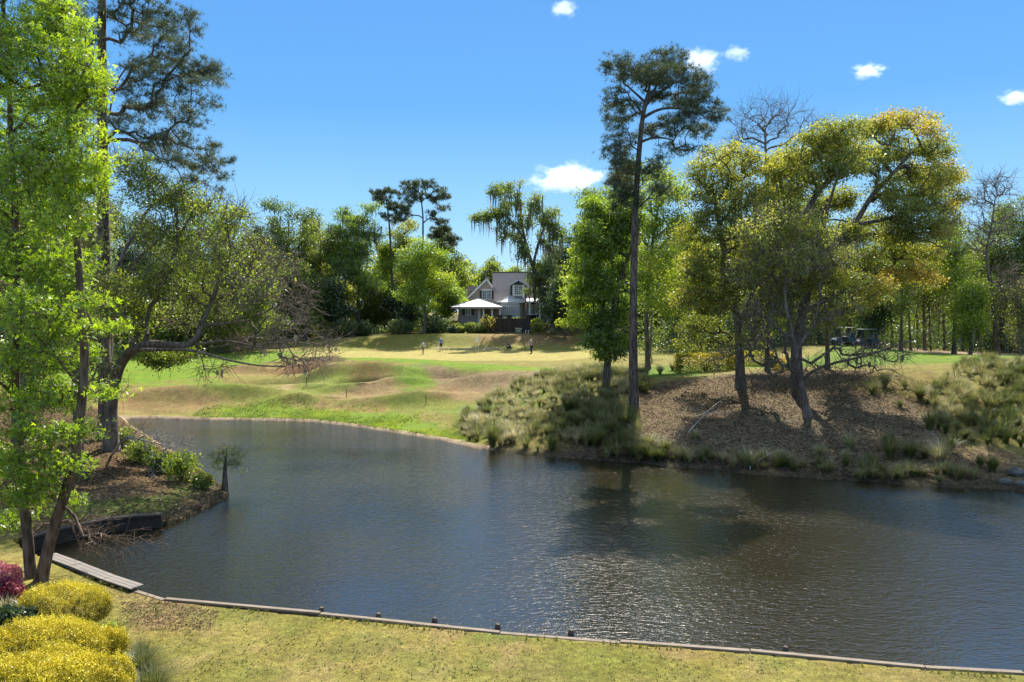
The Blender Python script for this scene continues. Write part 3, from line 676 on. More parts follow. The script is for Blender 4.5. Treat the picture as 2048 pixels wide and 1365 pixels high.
# ---- the great golden oak
tree("oak_tree", "great spreading oak with golden and orange crown leaning right", "tree",
     [(tk([(1598,794),(1592,700),(1606,620),(1620,570),(1642,516),(1676,486),(1711,448),(1744,390),(1782,352),(1822,306)], 48, [0,0,0,0,0,-.3,-.5,-.5,0,.5]), .42, .08),
      ([at(1612,590,48), at(1590,540,49), at(1570,480,50), at(1580,420,50), at(1600,360,50)], .22, .06), ([at(1711,450,47.6), at(1770,440,47), at(1830,420,46.5), at(1870,420,46)], .14, .05),
      ([at(1642,516,48), at(1645,460,49), at(1660,400,50), at(1680,340,50)], .2, .06), ([at(1604,620,48), at(1660,600,50), at(1720,560,51), at(1790,530,51)], .15, .05)],
     L_(48, [(1610,300,44,30,.5),(1650,268,44,24,.5),(1700,262,44,24,.5),(1750,258,38,22,.55),(1780,240,40,18,.82),(1830,240,44,20,.85),(1866,262,30,24,.85),(1870,300,38,28,.5),(1900,352,30,30,.85),(1912,400,24,30,.85),
        (1880,350,36,30,.7),(1850,400,44,30,.55),(1895,440,28,30,.8),(1880,480,28,30,.72),(1862,505,24,22,.75),(1840,450,44,34,.35),(1800,420,44,30,.35),(1790,300,44,30,.6),(1740,320,44,30,.45),(1690,330,44,30,.4),(1640,350,44,34,.42),
        (1590,360,44,34,.4),(1560,400,38,38,.4),(1620,420,44,34,.35),(1680,400,38,28,.35),(1780,490,44,26,.4),(1830,500,38,24,.5),(1850,540,26,22,1.,.9),(1800,548,30,18,.9),(1740,520,40,24,.4),(1690,560,44,24,.45),(1740,590,34,20,.8),(1640,600,34,24,.3,.9),(1700,530,34,24,.3,.9),(1580,470,44,34,.55),(1640,520,40,30,.4),(1700,470,40,24,.45),(1600,560,44,30,.5,.8),(1660,640,40,20,.4,.6),(1720,610,34,20,.5,.7),(1860,560,20,16,.85),(1770,570,30,16,.8),(1830,350,40,26,.5),(1770,380,40,26,.45),(1850,375,34,24,.6),(1740,450,44,24,.45),(1800,470,40,24,.45),(1700,300,50,24,.6),(1590,320,34,26,.6),(1660,300,40,26,.6),(1620,500,44,30,.5),(1560,340,34,30,.6)], 4.0),
     2700, ('quad', 42, .14, .47, 'lf_oak'), bark='bark_dark', seed=7, step=.5, attach=.3, moss=160, moss_len=.5)
# ---- pale sparse tree in front of it
tree("pale_tree", "leaning grey tree with bare drooping twigs, nearest the water on the right bank", "tree",
     [(tk([(1616,834),(1604,780),(1594,735),(1588,690),(1578,640),(1568,600),(1572,540)], 43.2), .25, .06), ([at(1590,700,43.2), at(1630,650,43), at(1640,590,43)], .1, .04)],
     L_(43.2, [(1560,440,60,40,.8,.9),(1510,460,40,40,.7,.8),(1630,460,50,40,.8,.8),(1590,520,60,40,.6,.6),(1500,540,50,40,.6,.6),(1660,520,50,40,.6,.5),(1560,600,60,34,.5,.3),(1500,640,50,34,.4,.12),(1620,640,50,34,.4,.12),(1680,600,40,34,.5,.3),
        (1540,700,60,34,.3,0),(1470,700,34,24,.3,0.1),(1600,740,50,20,.3,0),(1520,760,40,24,.3,0),(1440,720,30,20,.3,.1),(1700,700,60,20,.3,0),(1760,715,60,14,.3,0),(1560,560,40,30,.6,.4)], 1.8),
     700, ('quad', 50, .13, .45, 'lf_olive'), bark='bark_grey', seed=8, step=.4, twigs=4, twig_len=.55, attach=.3, wig=.3, updip=.0, moss=200, moss_len=.5, maxbr=.4)
tree("bare_tree", "dark low sprawling bare limbs reaching right over the turf beside the leaning grey trunk", "tree",
     [(tk([(1596,800),(1600,770),(1618,745),(1660,728),(1720,715),(1770,700),(1830,678)], 47, [0,0,-1,-2,-2.5,-3,-3]), .15, .03)],
     L_(45, [(1700,735,50,14,.3,0),(1770,745,50,12,.3,0),(1810,700,34,14,.3,0),(1740,700,40,14,.3,0),(1660,750,30,12,.3,0)], 1.2),
     60, None, r_tip=.012, bark='bark_dark', seed=9, step=.4, twigs=4, twig_len=.6, wig=.35, updip=0)
# ---- bare trees against the sky
tree("bare_tree", "large leafless tree fanning its twigs against the sky behind the golden oak", "tree",
     [(tk([(1536,700),(1534,500),(1532,330),(1530,260)], 74), .3, .1)],
     L_(74, [(1530,222,44,26,.3,0),(1500,250,30,34,.3,0),(1560,240,34,34,.3,0),(1530,280,54,24,.3,0),(1600,240,34,18,.3,0),(1640,245,20,14,.3,0),(1480,285,20,24,.3,0),(1590,280,34,24,.3,0)], 3),
     170, None, r_tip=.018, bark='bark_grey', seed=10, step=.7, twigs=4, twig_len=1.1, wig=.15, attach=.55, twig_r=.010)
tree("bare_tree", "tall leafless tree with crooked grey limbs at the right end of the woods", "tree",
     [(tk([(1995,712),(1990,640),(1978,560),(1972,500),(1985,440),(1990,400)], 76), .28, .06)],
     L_(76, [(1990,375,34,24,.3,0),(1960,400,24,24,.3,0),(2010,420,26,24,.3,0),(1965,450,30,26,.3,0),(2000,470,24,26,.3,0),(1950,500,20,24,.3,0),(2010,560,26,34,.3,0),(2030,385,14,10,.3,0)], 2),
     170, None, r_tip=.02, bark='bark_grey', seed=12, step=.7, twigs=4, twig_len=1.0, wig=.25, attach=.5, twig_r=.016)

# ---- background trees: (px, ground py or None, D, top py, width px, kind, label, name)
def bg(px, D, top, wpx, kind, label, name="broadleaf_tree", cat="tree", group=None, base=None, seed=0, low=.22, n=150, dark=0.0, leanpx=0, mossn=0, bottom=None):
    g = np.random.default_rng(1000+seed); w0 = at(px, 640, D); zb = gz(w0[0], D); yb = 625 + (CH-zb)/D*F
    Hh = yb-top; K = D/F
    wpx = wpx*(1.18 if D > 90 else 1.0); n = int(n*1.2); lobes = []; nl = 18; lo = bottom if bottom is not None else yb-Hh*low
    for i in range(nl):
        t = (i+.5)/nl; yy = top+ (lo-top)*t
        prof = math.sin(math.pi*min(1, .16+.9*t))**.6 if kind != 'pine' else 1
        half = wpx/2*prof; rx = half*g.uniform(.38, .62); x = px+leanpx*(1-t)+g.uniform(-1, 1)*(half-rx*.7)
        rz = min(rx*g.uniform(.6, .95), Hh*.14)
        lobes.append(lobe(x, yy+rz*.7, rx, rz, D, g.uniform(-1, 1)*wpx*.35*K, None, g.uniform(.3, .75)-dark, 1))
    tt = [(px+leanpx*(1-f)*0+leanpx*f, yb-(yb-top)*f*.82) for f in (0, .25, .5, .75, 1)]
    tt = [(x+(g.uniform(-4, 4) if i else 0), y) for i, (x, y) in enumerate(tt)]
    trk = tk(tt, D); s = D/120.
    r0 = max(.18, Hh*K*.016)
    spec = {'lime': ('quad', 46, .30*s, .95, 'lf_lime'), 'green': ('quad', 50, .30*s, .95, 'lf_green'), 'cyp': ('feather', 64, .38*s, 1.0, 'lf_cyp'), 'olive': ('quad', 46, .29*s, .95, 'lf_olive'),
            'dark': ('quad', 66, .33*s, 1.05, 'lf_dark'), 'sparse': ('quad', 26, .26*s, 1.1, 'lf_olive'), 'sparselime': ('quad', 34, .26*s, 1.1, 'lf_lime')}[kind]
    return tree(name, label, cat, [(trk, r0, r0*.3)], lobes, int(n*1.35), spec, r_tip=.013, bark='bark_dark' if kind != 'sparse' else 'bark_grey', group=group, seed=2000+seed, step=1.1, attach=.25, moss=mossn, moss_len=1.8, twigs=(2 if 'sparse' in kind else 0), twig_r=.02, twig_len=1.2)
def pine(px, D, top, rows, label, seed, trunk, n=150, name="pine_tree"):
    tree(name, label, "tree", [(tk(trunk, D), .3, .1)], L_(D, rows, 2.2), int(n*1.6), ('needle', 7, .55, .5, 'lf_pine', 10, .13), r_tip=.02, bark='bark_pine', seed=seed, step=.9, attach=.6, wig=.3, updip=.2, maxbr=.4)

bg(575, 122, 392, 118, 'green', "tall dark green live oak at the left end of the tree line beyond the green", "oak_tree", seed=1, n=230, dark=.1, mossn=200)
bg(640, 126, 428, 96, 'olive', "olive oak between the tall dark live oak and the moss-hung cypress left of the house", "oak_tree", seed=2, n=180, mossn=150)
bg(610, 114, 520, 105, 'green', "low bluish green tree in front of the tall dark live oak", seed=3, n=150, low=.12, dark=.05)
bg(600, 132, 455, 130, 'green', "broad dim green crown filling in behind the tall dark live oak", seed=22, n=200, low=.05)
bg(750, 128, 560, 80, 'green', "low green tree between the moss-hung cypress and the rounded bright cypress", seed=23, n=130, low=.05)
bg(812, 126, 580, 70, 'dark', "small dark tree at the left foot of the rounded bright cypress", seed=24, n=90, low=.03)
bg(530, 112, 450, 70, 'dark', "narrow dark tree at the left end of the far tree line", seed=4, n=120, low=.1)
bg(716, 124, 402, 112, 'cyp', "tall moss-hung cypress with the broadest crown in the far tree line", "cypress_tree", seed=5, n=240, low=.2, dark=.15, mossn=900)
bg(690, 130, 560, 70, 'olive', "short yellow-green tree behind the moss-hung cypress trunks", seed=6, n=90, dark=-.2)
bg(668, 118, 560, 60, 'dark', "small shaded tree left of the moss-hung cypress", seed=21, n=90, low=.1)
bg(768, 134, 480, 66, 'lime', "yellow-green tree below the slim far pine", seed=7, n=110, dark=-.15)
bg(806, 136, 438, 78, 'olive', "loose olive tree between the two far pines", seed=8, n=140)
bg(848, 117, 472, 108, 'cyp', "rounded bright green cypress in the middle of the far tree line", "cypress_tree", seed=9, n=230, low=.2, dark=-.1)
bg(893, 128, 560, 60, 'cyp', "small bright green cypress left of the pavilion", "cypress_tree", seed=10, n=110)
bg(886, 145, 455, 66, 'green', "dark green crown showing at the right end of the far tree line", seed=11, n=130, dark=.15)
bg(918, 150, 516, 60, 'lime', "yellow-green tree rising behind the pavilion", seed=12, n=110, dark=-.1)
bg(948, 185, 522, 36, 'sparselime', "thin tree far behind the small flat roof of the house", seed=13, n=70)
bg(982, 180, 514, 62, 'green', "rounded green tree far behind the house gable", seed=14, n=120, dark=-.15)
bg(1030, 175, 528, 70, 'lime', "pale tree far behind the house roof ridge", seed=15, n=110, dark=-.1)
bg(1140, 128, 470, 74, 'dark', "glossy dark magnolia at the right end of the house", "magnolia_tree", seed=16, n=190, low=.12)
bg(1100, 160, 500, 90, 'green', "green tree behind the right end of the house", seed=17, n=120)
pine(770, 132, 378, [(752,388,12,8),(772,384,16,9),(790,392,14,9),(764,402,18,9),(784,412,16,8),(800,420,18,7),(770,432,12,7),(790,440,14,7)], "slim pine with a small crown, left one of the two far pines", 31,
     [(786,655),(784,560),(780,470),(777,430),(772,400)], 80)
pine(846, 130, 362, [(822,372,22,9),(848,368,22,9),(870,378,20,9),(885,392,16,9),(812,384,14,8),(838,390,22,9),(864,400,20,9),(884,414,16,8),(820,400,14,7),(876,442,20,9),(860,430,14,6),(885,448,12,8),(812,416,14,9),(806,430,16,12)], "tall pine with a wide flat crown, right one of the two far pines", 32,
     [(846,655),(846,560),(846,470),(846,430),(842,395)], 130)
pine(888, 134, 455, [(880,462,22,10),(900,476,20,10),(870,470,16,9),(905,488,12,7)], "low pine crown beside the rounded bright green cypress", 33, [(884,655),(884,560),(884,500),(884,470)], 60)
# ---- moss-hung oak in front of the house
tree("oak_tree", "tall moss-hung oak standing in front of the right half of the house", "tree",
     [(tk([(1093,646),(1090,610),(1084,575),(1066,535),(1052,490),(1044,450),(1040,400)], 121), .55, .10), ([at(1066,535,121), at(1075,490,121), at(1090,450,121)], .25, .1), ([at(1050,480,121), at(1025,445,121), at(1000,420,121), at(975,432,121)], .2, .08)],
     L_(121, [(1043,364,15,12,.95,.5),(995,385,20,16,.6),(1012,375,16,12,.6),(1024,404,28,20,.55),(1077,396,16,14,.95,.5),(960,436,20,11,.6),(985,430,18,14,.55),(1008,432,24,18,.5),(1050,440,22,20,.5),(1098,440,20,20,.55),(1110,425,12,10,.7),
        (1033,468,22,20,.4),(1094,470,18,26,.35),(1047,508,16,22,.3),(1074,548,22,26,.35),(1092,590,20,24,.25),(1004,466,14,20,.35,.7),(1066,420,16,14,.5),(1115,470,14,22,.35),(1062,585,12,14,.3),(1105,545,18,30,.35)], 3),
     420, ('quad', 50, .30, .75, 'lf_green'), bark='bark_dark', seed=41, step=.8, moss=650, moss_len=2.8, attach=.4)

# ---- wood beyond the right fairway
RW = [(1130,108,560,70,'dark',"dark tree behind the feathery cypress, nearest the house"),
 (1190,122,420,90,'green',"green crown rising behind the feathery cypress"),
 (1250,116,430,100,'dark',"dark tree seen left of the tall pine's trunk"),
 (1330,112,470,110,'green',"green woodland tree seen between the tall pine and the olive oak"),
 (1390,100,440,100,'lime',"lime woodland tree behind the left edge of the olive oak"),
 (1450,106,380,120,'green',"green woodland tree behind the middle of the olive oak"),
 (1520,98,400,110,'dark',"dark woodland tree behind the gap between the two oaks"),
 (1580,104,380,110,'lime',"lime woodland tree behind the leaning grey trunk"),
 (1640,96,400,110,'green',"green woodland tree behind the left golf cart"),
 (1700,92,430,100,'green',"green woodland tree behind the right golf cart"),
 (1752,84,520,70,'dark',"slender dark tree just right of the golf carts"),
 (1802,79,470,100,'olive',"thick straight dark trunk right of the golf carts under the golden crown"),
 (1850,86,500,80,'sparse',"thin-leaved grey tree between the thick straight trunk and the bright tree"),
 (1908,80,440,110,'lime',"bright lime tree with upswept limbs at the middle of the right wood"),
 (1950,92,470,90,'sparselime',"airy tree behind the bright lime tree's right side"),
 (1940,76,560,70,'lime',"short forked lime tree at the edge of the cart path"),
 (2000,88,405,110,'green',"green tree behind the tall crooked leafless tree"),
 (2050,84,385,130,'green',"leafy tree cut by the right edge of the photo"),
 (2040,74,560,70,'sparse',"short sparse tree beside the cart path at the right edge"),
 (2140,84,420,120,'green',"leafy tree just past the right edge of the photo"),
 (2240,80,400,130,'lime',"lime tree well past the right edge of the photo")]
for i, (x, D, tp, w, k, lb) in enumerate(RW): bg(x, D, tp, w, k, lb, seed=100+i, n=170 if k not in ('sparse', 'sparselime') else 120, low=.26 if i in (11,13) else .10, mossn=60 if i % 3 == 0 else 0)
bg(1535, 59, 430, 150, 'green', "dark leafed oak standing between and behind the two leading oaks", "oak_tree", seed=401, n=230, low=.14)
bg(1655, 58, 440, 150, 'olive', "olive leafed tree tucked under the middle of the golden crown", seed=403, n=240, low=.30)
# slim trunks standing in the wood (leafless poles)
g = np.random.default_rng(77)
for i in range(26):
    x = [1715,1742,1768,1785,1822,1835,1862,1876,1890,1925,1938,1962,1975,2010,2022,2036,1650,1668,1600,1560,1350,1375,1410,1300,1325,2043][i]; D = g.uniform(84, 108)
    w0 = at(x, 640, D); zb = gz(w0[0], D); yb = 625+(CH-zb)/D*F; h = g.uniform(110, 220)
    tree("young_tree", "slim dark stem standing among the crowded trees of the right wood", "tree", [(tk([(x, yb), (x+g.uniform(-6,6), yb-h*.5), (x+g.uniform(-12,12), yb-h)], D), g.uniform(.08,.16), .04)],
         L_(D, [(x, yb-h, 26, 16), (x+g.uniform(-20,20), yb-h*.8, 24, 16), (x+g.uniform(-16,16), yb-h*.6, 20, 12)], 1), 22, ('quad', 18, .26, .8, ['lf_lime','lf_olive','lf_green'][i%3]), bark='bark_dark', group="slim stems in the right wood", seed=300+i, step=1.2)

# far woods behind everything: one mass of foliage
def far_wood(name, rows, mat, seed, n):
    g = np.random.default_rng(seed); C = []
    for (x0, x1, y0, y1, top) in rows:
        m = int(n*(x1-x0)/100.); x = g.uniform(x0, x1, m); y = g.uniform(y0, y1, m); z0 = H(x, y, False)
        hgt = top*(.72+.5*(fbm(x*.10+50, y*.10, 3)-.15)); z = z0+hgt*(g.random(m)**.8)
        C.append(np.stack([x, y, z], 1))
    C = np.concatenate(C); V, Fq = leaf_quads(C, g, .75, .7, .3); tv = np.clip(fbm(C[:,0]*.2, C[:,2]*.3+C[:,1]*.1)*1.1-.1+g.normal(size=len(C))*.12, 0, 1)
    o = mesh_np(name, V, [Fq], M[mat], None, tv); return o
tag(far_wood("woods", [(-60,-35,118,140,15),(-42,-12,140,156,14),(12,95,122,150,16),(60,110,95,125,15),(18,60,112,124,9)], 'lf_green', 5, 26000), "dense mass of green woodland closing the view behind the separate trees", "woods", kind="stuff")
tag(far_wood("woods", [(-120,-45,60,110,13),(-60,-40,95,120,13)], 'lf_green', 6, 16000), "shaded woodland mass behind the trees of the left bank", "woods", kind="stuff")
# understorey
def under(name, pts, mat, seed, label, h=1.6, size=.22, per=160, sp=1.3):
    g = np.random.default_rng(seed); C = []
    for p in pts:
        m = per; q = g.normal(size=(m, 3))*np.array([sp, sp*.7, 0]); x = p[0]+q[:,0]; y = p[1]+q[:,1]; hh = h*g.uniform(.6, 1.3)*np.exp(-(q[:,0]/sp)**2*.35)
        C.append(np.stack([x, y, H(x, y, False)+.02+g.random(m)*hh], 1))
    C = np.concatenate(C); V, Fq = leaf_quads(C, g, size, .6, .3); tv = np.clip(g.normal(size=len(C))*.2+.5, 0, 1)
    return tag(mesh_np(name, V, [Fq], M[mat], None, tv), label, "undergrowth", kind="stuff")
g = np.random.default_rng(9)
under("undergrowth", [(at(x, 640, D)[0], D) for x, D in zip(g.uniform(1280, 2150, 80), g.uniform(88, 112, 80))], 'lf_green', 10, "leafy undergrowth filling the right wood below the trees", 4.6, .24, 330, 1.7)
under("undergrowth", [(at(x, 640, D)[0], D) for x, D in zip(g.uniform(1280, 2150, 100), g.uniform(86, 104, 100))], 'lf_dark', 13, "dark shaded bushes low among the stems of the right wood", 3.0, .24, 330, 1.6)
under("undergrowth", [(at(x, 640, D)[0], D) for x, D in zip(g.uniform(505, 900, 60), g.uniform(118, 134, 60))], 'lf_green', 11, "dark shaded shrubs under the far tree line left of the house", 1.8, .26, 170, 1.5)
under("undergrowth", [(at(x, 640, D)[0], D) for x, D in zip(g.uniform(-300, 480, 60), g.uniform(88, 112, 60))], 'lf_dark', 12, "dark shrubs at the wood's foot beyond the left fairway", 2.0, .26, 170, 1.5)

# ---- left bank trees
LBK = [(310,118,425,150,'olive',"broad olive oak beyond the fairway behind the crooked-limb oak"),
 (400,112,400,150,'green',"green oak beyond the fairway, seen through the grey twigs"),
 (470,108,440,130,'olive',"olive oak with bright edges beyond the fairway, left of the narrow dark far tree"),
 (525,100,520,90,'lime',"low lime tree whose bright foliage ends the left trees beyond the fairway"),
 (250,110,390,150,'dark',"dark tree beyond the fairway behind the big overhanging pine"),
 (160,60,300,180,'olive',"tall olive tree behind the bright sweetgum"),
 (60,56,260,180,'dark',"tall dark tree behind the bright sweetgum, at the left edge"),
 (-60,52,240,180,'green',"tall green tree just past the left edge of the photo"),
 (350,122,470,130,'lime',"lime tree filling the gap between the olive and the green oaks beyond the fairway"),
 (-180,46,200,200,'green',"tall green tree well past the left edge of the photo"),
 (440,98,560,120,'olive',"low wide olive tree at the fairway edge under the grey twigs"),
 (345,100,560,110,'green',"low green tree at the fairway edge right of the crooked-limb oak's trunk"),
 (180,96,500,150,'green',"green tree at the far left end of the fairway")]
for i, (x, D, tp, w, k, lb) in enumerate(LBK): bg(x, D, tp, w, k, lb, seed=200+i, n=(330 if D < 70 else 210), low=.04 if D > 70 else .15)
# overhanging pine
tree("pine_tree", "big dark pine overhanging from behind the bright sweetgum, cut by the top edge", "tree",
     [(tk([(214,880),(212,700),(208,500),(205,300),(204,120),(204,-60),(206,-200)], 39.5), .42, .16)],
     L_(39.5, [(300,60,50,20),(350,90,44,20),(300,150,50,20),(370,150,40,20),(330,215,50,20),(270,230,40,24),(380,245,40,16),(330,290,50,18),(390,320,40,16),(230,20,50,20),(300,22,50,22),(360,30,40,20),(395,50,30,18),(330,60,50,18),(270,75,40,18),(392,130,46,18),(430,150,26,14),(340,120,50,16),(280,130,44,18),(410,165,34,12),(350,180,50,16),(420,205,30,12),(290,200,44,18),(250,170,34,24),
        (390,215,34,12),(240,250,40,20),(300,262,44,16),(350,275,40,14),(400,290,40,16),(440,318,26,14),(410,335,36,14),(360,330,36,14),(445,352,22,12),(390,362,30,12),(320,310,36,16),(150,60,50,40),(130,140,50,34),(160,220,44,34),(120,0,50,30),(240,-60,80,40),(320,-60,60,30),(180,-130,80,50),(430,378,16,8,.4,.6)], 2.4),
     1300, ('needle', 7, .27, .30, 'lf_pine', 12, .065), r_tip=.008, bark='bark_pine', seed=51, step=.5, attach=.30, wig=.2, updip=-.25, maxbr=.3)
# twiggy oak with the horizontal limb
tree("oak_tree", "half-bare oak on the left bank with a crooked limb and grey twigs", "tree",
     [(tk([(222,872),(222,800),(236,735),(262,698),(300,686),(350,694),(392,690),(405,640),(430,590),(450,520)], 37, [0,0,-.5,-1,-1,-1,-1,-.6,0,.5]), .36, .07),
      ([at(262,700,36), at(320,700,35), at(390,700,34.5), at(450,720,34.5), at(520,733,34.5), at(570,733,34.5)], .10, .03), ([at(225,780,37), at(212,700,38), at(220,600,39), at(260,530,40), at(330,470,40)], .26, .05),
      ([at(392,690,36), at(450,680,36), at(540,700,36), at(610,690,36)], .08, .02), ([at(400,650,36.2), at(440,650,37), at(500,640,38)], .07, .03), ([at(220,600,39), at(240,520,39), at(300,410,40), at(370,380,40)], .12, .04)],
     L_(37, [(440,430,60,34,.6,.25),(370,400,50,30,.6,.35),(480,500,56,44,.5,.12),(420,520,60,44,.5,.2),(540,540,50,44,.5,.06),(500,580,60,40,.5,.08),(430,600,60,40,.5,.12),(580,600,44,40,.5,0),(560,660,60,30,.5,0),(500,690,70,20,.5,0),
        (640,690,44,16,.5,0),(600,720,50,14,.5,0),(340,470,60,40,.5,.3),(300,380,44,40,.6,.3),(320,560,60,44,.4,.3),(360,630,50,30,.4,.15),(280,640,44,40,.4,.25),(320,718,34,14,.3,1.6),(372,712,24,12,.3,1.4),(260,330,40,30,.7,.3),(250,600,50,50,.4,.4),(430,740,40,14,.4,0)], 2.6),
     1100, ('quad', 115, .13, .5, 'lf_lime'), r_tip=.007, bark='bark_grey', seed=52, step=.4, twigs=4, twig_len=.6, wig=.35, updip=.1, attach=.3, moss=120, moss_len=.4, maxbr=.3)
tree("bare_tree", "small bare tree with pale twigs trailing over the pond from the left bank", "tree",
     [(tk([(222,890),(250,872),(300,884),(350,896)], 36, [0,-1.5,-2.2,-2.6]), .06, .02)], L_(34, [(330,900,44,20,.3,0),(370,880,30,14,.3,0),(290,870,34,20,.3,0),(310,950,20,30,.3,0)], 1.2), 46, None, r_tip=.008, bark='bark_pale', seed=53, step=.3, twigs=3, twig_len=.45, wig=.35, updip=0, flare=0, twig_r=.007)
tree("broadleaf_tree", "dark trunked tree standing on the left bank between the sweetgum stems and the crooked-limb oak", "tree",
     [(tk([(160,950),(156,860),(150,760),(160,640),(150,540)], 33), .24, .10)], L_(33, [(150,560,80,60,.4),(90,620,80,60,.3),(200,640,60,50,.4),(140,700,80,50,.3),(60,720,80,60,.3),(200,740,40,30,.3,.5),(120,480,90,60,.5),(40,520,80,60,.4)], 2), 360, ('quad', 44, .13, .5, 'lf_olive'), bark='bark_dark', seed=54, step=.5, twigs=2, twig_len=.5)
tree("broadleaf_tree", "leaning dark trunk at the far left of the left bank", "tree",
     [(tk([(40,975),(30,860),(44,760),(30,640),(10,520)], 30), .26, .10)], L_(30, [(10,560,90,60,.4),(-60,640,90,60,.3),(60,700,60,60,.3),(-20,480,90,60,.4),(60,420,70,70,.4)], 2), 260, ('quad', 44, .12, .5, 'lf_olive'), bark='bark_dark', seed=55, step=.5, twigs=2, twig_len=.5)
# ---- the bright sweetgum in front
tree("sweetgum_tree", "bright spring green sweetgum with two stems filling the left edge in front", "tree",
     [(tk([(80,1168),(100,1080),(122,1010),(148,930),(160,840),(170,720),(160,580),(150,420),(140,250),(130,80),(120,-100)], 20.3), .17, .05),
      (tk([(62,1166),(54,1060),(44,960),(36,860),(30,740),(40,600),(30,430),(20,250),(20,60)], 20.6), .15, .05), ([at(165,780,20.3), at(100,700,20), at(40,640,19.8)], .05, .02)],
     L_(20.3, [(30,40,80,70,.6),(110,40,60,60,.65),(160,90,40,50,.7),(60,140,90,80,.5),(150,170,60,60,.75),(180,160,36,50,.8),(90,240,90,70,.5),(160,270,50,50,.75),(60,340,90,70,.4),(150,350,64,44,.7),(205,320,24,20,.75),(190,380,34,24,.7),
        (40,430,80,60,.4),(130,430,70,50,.55),(40,520,80,60,.35),(120,540,60,50,.5),(170,520,44,30,.5,.6),(40,620,80,50,.45),(130,640,60,44,.5),(190,600,44,24,.55,.7),(200,655,56,18,.55,.7),(60,710,90,44,.4),(170,710,50,26,.5,.7),(225,780,40,16,.6,.8),
        (50,790,80,40,.4),(140,790,60,34,.45),(60,860,80,40,.35),(150,860,56,26,.4,.8),(60,930,80,34,.45),(140,930,50,24,.4,.7),(50,985,70,30,.4),(120,1005,56,20,.5,.7),(20,1040,50,24,.4,.7),(210,1085,70,22,.4,0),(270,1080,50,16,.4,0),(180,1050,50,24,.4,0),
        (-80,100,100,90,.5),(-90,300,100,90,.5),(-90,520,100,90,.4),(-90,740,90,80,.4),(40,-100,120,80,.6),(-60,920,70,60,.4)], 1.5),
     3000, ('star', 24, .082, .25, 'lf_gum'), r_tip=.0055, bark='bark_red', seed=61, step=.28, attach=.12, twigs=2, twig_len=.3, twig_r=.004, wig=.25, updip=.15, maxbr=.3)
# ------------------------------------------------------------------ materials of the built things
M['shingle'] = plain("shingle", (.40,.33,.28), .9, .22, 3, .02, stretch=(1,1,5))
M['shingle_dark'] = plain("dark shingle", (.10,.09,.09), .9, .2, 3)
M['brick'] = plain("pale brick", (.40,.31,.26), .9, .14, 8, .01, stretch=(1,1,3))
M['brick_red'] = plain("red brick", (.33,.17,.11), .9, .2, 9, .01, stretch=(1,1,3))
M['brick_dark'] = plain("old dark brick", (.05,.037,.028), .9, .3, 5, .01)
M['white'] = plain("white paint", (.74,.73,.70), .5, .04, 3)
M['shutter'] = plain("black green shutter", (.018,.026,.024), .5, .1, 3)
M['glass'] = plain("window glass", (.035,.045,.05), .08, .1, 1, spec=.8)
M['dark_in'] = plain("dark porch", (.02,.02,.022), .8, .2, 1)
M['metal_roof'] = plain("standing seam metal", (.55,.57,.58), .35, .05, 2, metal=.3)
M['pav_roof'] = plain("pale roof", (.50,.51,.53), .6, .05, 4)
M['plank'] = plain("weathered plank", (.22,.19,.165), .85, .22, 5, .006, stretch=(.4,3,3))
M['timber'] = plain("wet timber", (.07,.055,.042), .8, .3, 6, .01)
M['timber_top'] = plain("cap timber", (.21,.165,.12), .85, .25, 6, .008, stretch=(.5,2,2))
M['stone'] = plain("stone", (.12,.115,.10), .9, .25, 4, .02)
M['utility'] = plain("utility green", (.16,.19,.13), .6, .08, 3)
M['cart_body'] = plain("cart blue", (.03,.05,.08), .3, .06, 2)
M['cart_roof'] = plain("cart roof", (.3,.3,.3), .4, .05, 2)
M['black'] = plain("black rubber", (.015,.015,.016), .8, .1, 4)
M['grey'] = plain("grey seat", (.22,.21,.2), .7, .08, 4)
M['skin'] = plain("skin", (.42,.24,.17), .6, .05, 8)
M['hair'] = plain("dark hair", (.02,.015,.012), .7, .2, 20)
for k, c in dict(cloth_lblue=(.42,.55,.70), cloth_blue=(.11,.19,.40), cloth_grey=(.22,.22,.23), cloth_dark=(.03,.032,.04), cloth_slate=(.20,.24,.31), cloth_navy=(.05,.045,.11), cloth_white=(.78,.78,.76), steel=(.5,.5,.5), stake=(.16,.06,.03)).items():
    M[k] = plain(k, c, .8, .06, 12)

# ------------------------------------------------------------------ near bulkhead, boardwalk, retaining wall
bk = [onz(x, y, BZ) for x, y in BULK]
root = empty("bulkhead", (bk[5][0], bk[5][1], 0), "low timber bulkhead edging the near lawn along the whole pond", "bulkhead")
def wallstrip(line, top, bot, inw, outw):
    m = MB(); pts = [np.array(p[:2], float) for p in line]; nrm = []
    for i in range(len(pts)):
        d = pts[min(i+1, len(pts)-1)]-pts[max(i-1, 0)]; d /= np.linalg.norm(d); nrm.append(np.array([-d[1], d[0]]))
    V = []
    for p, nn in zip(pts, nrm):
        a = p+nn*inw; b = p-nn*outw; V += [(a[0],a[1],bot),(b[0],b[1],bot),(b[0],b[1],top),(a[0],a[1],top)]
    Fc = []
    for i in range(len(pts)-1):
        o = i*4
        for k in range(4): Fc.append((o+k, o+(k+1)%4, o+4+(k+1)%4, o+4+k))
    Fc += [(0,1,2,3), tuple((len(pts)-1)*4+k for k in (3,2,1,0))]
    m.add(V, Fc); return m
def dens(line, st):
    out = [np.array(line[0][:2])]
    for a, b in zip(line[:-1], line[1:]):
        a = np.array(a[:2]); b = np.array(b[:2]); n = max(1, int(np.linalg.norm(b-a)/st))
        for k in range(1, n+1): out.append(a+(b-a)*k/n)
    return out
wallstrip(bk, BZ-.05, -1.2, .07, .07).build("facing", M['timber'], root)
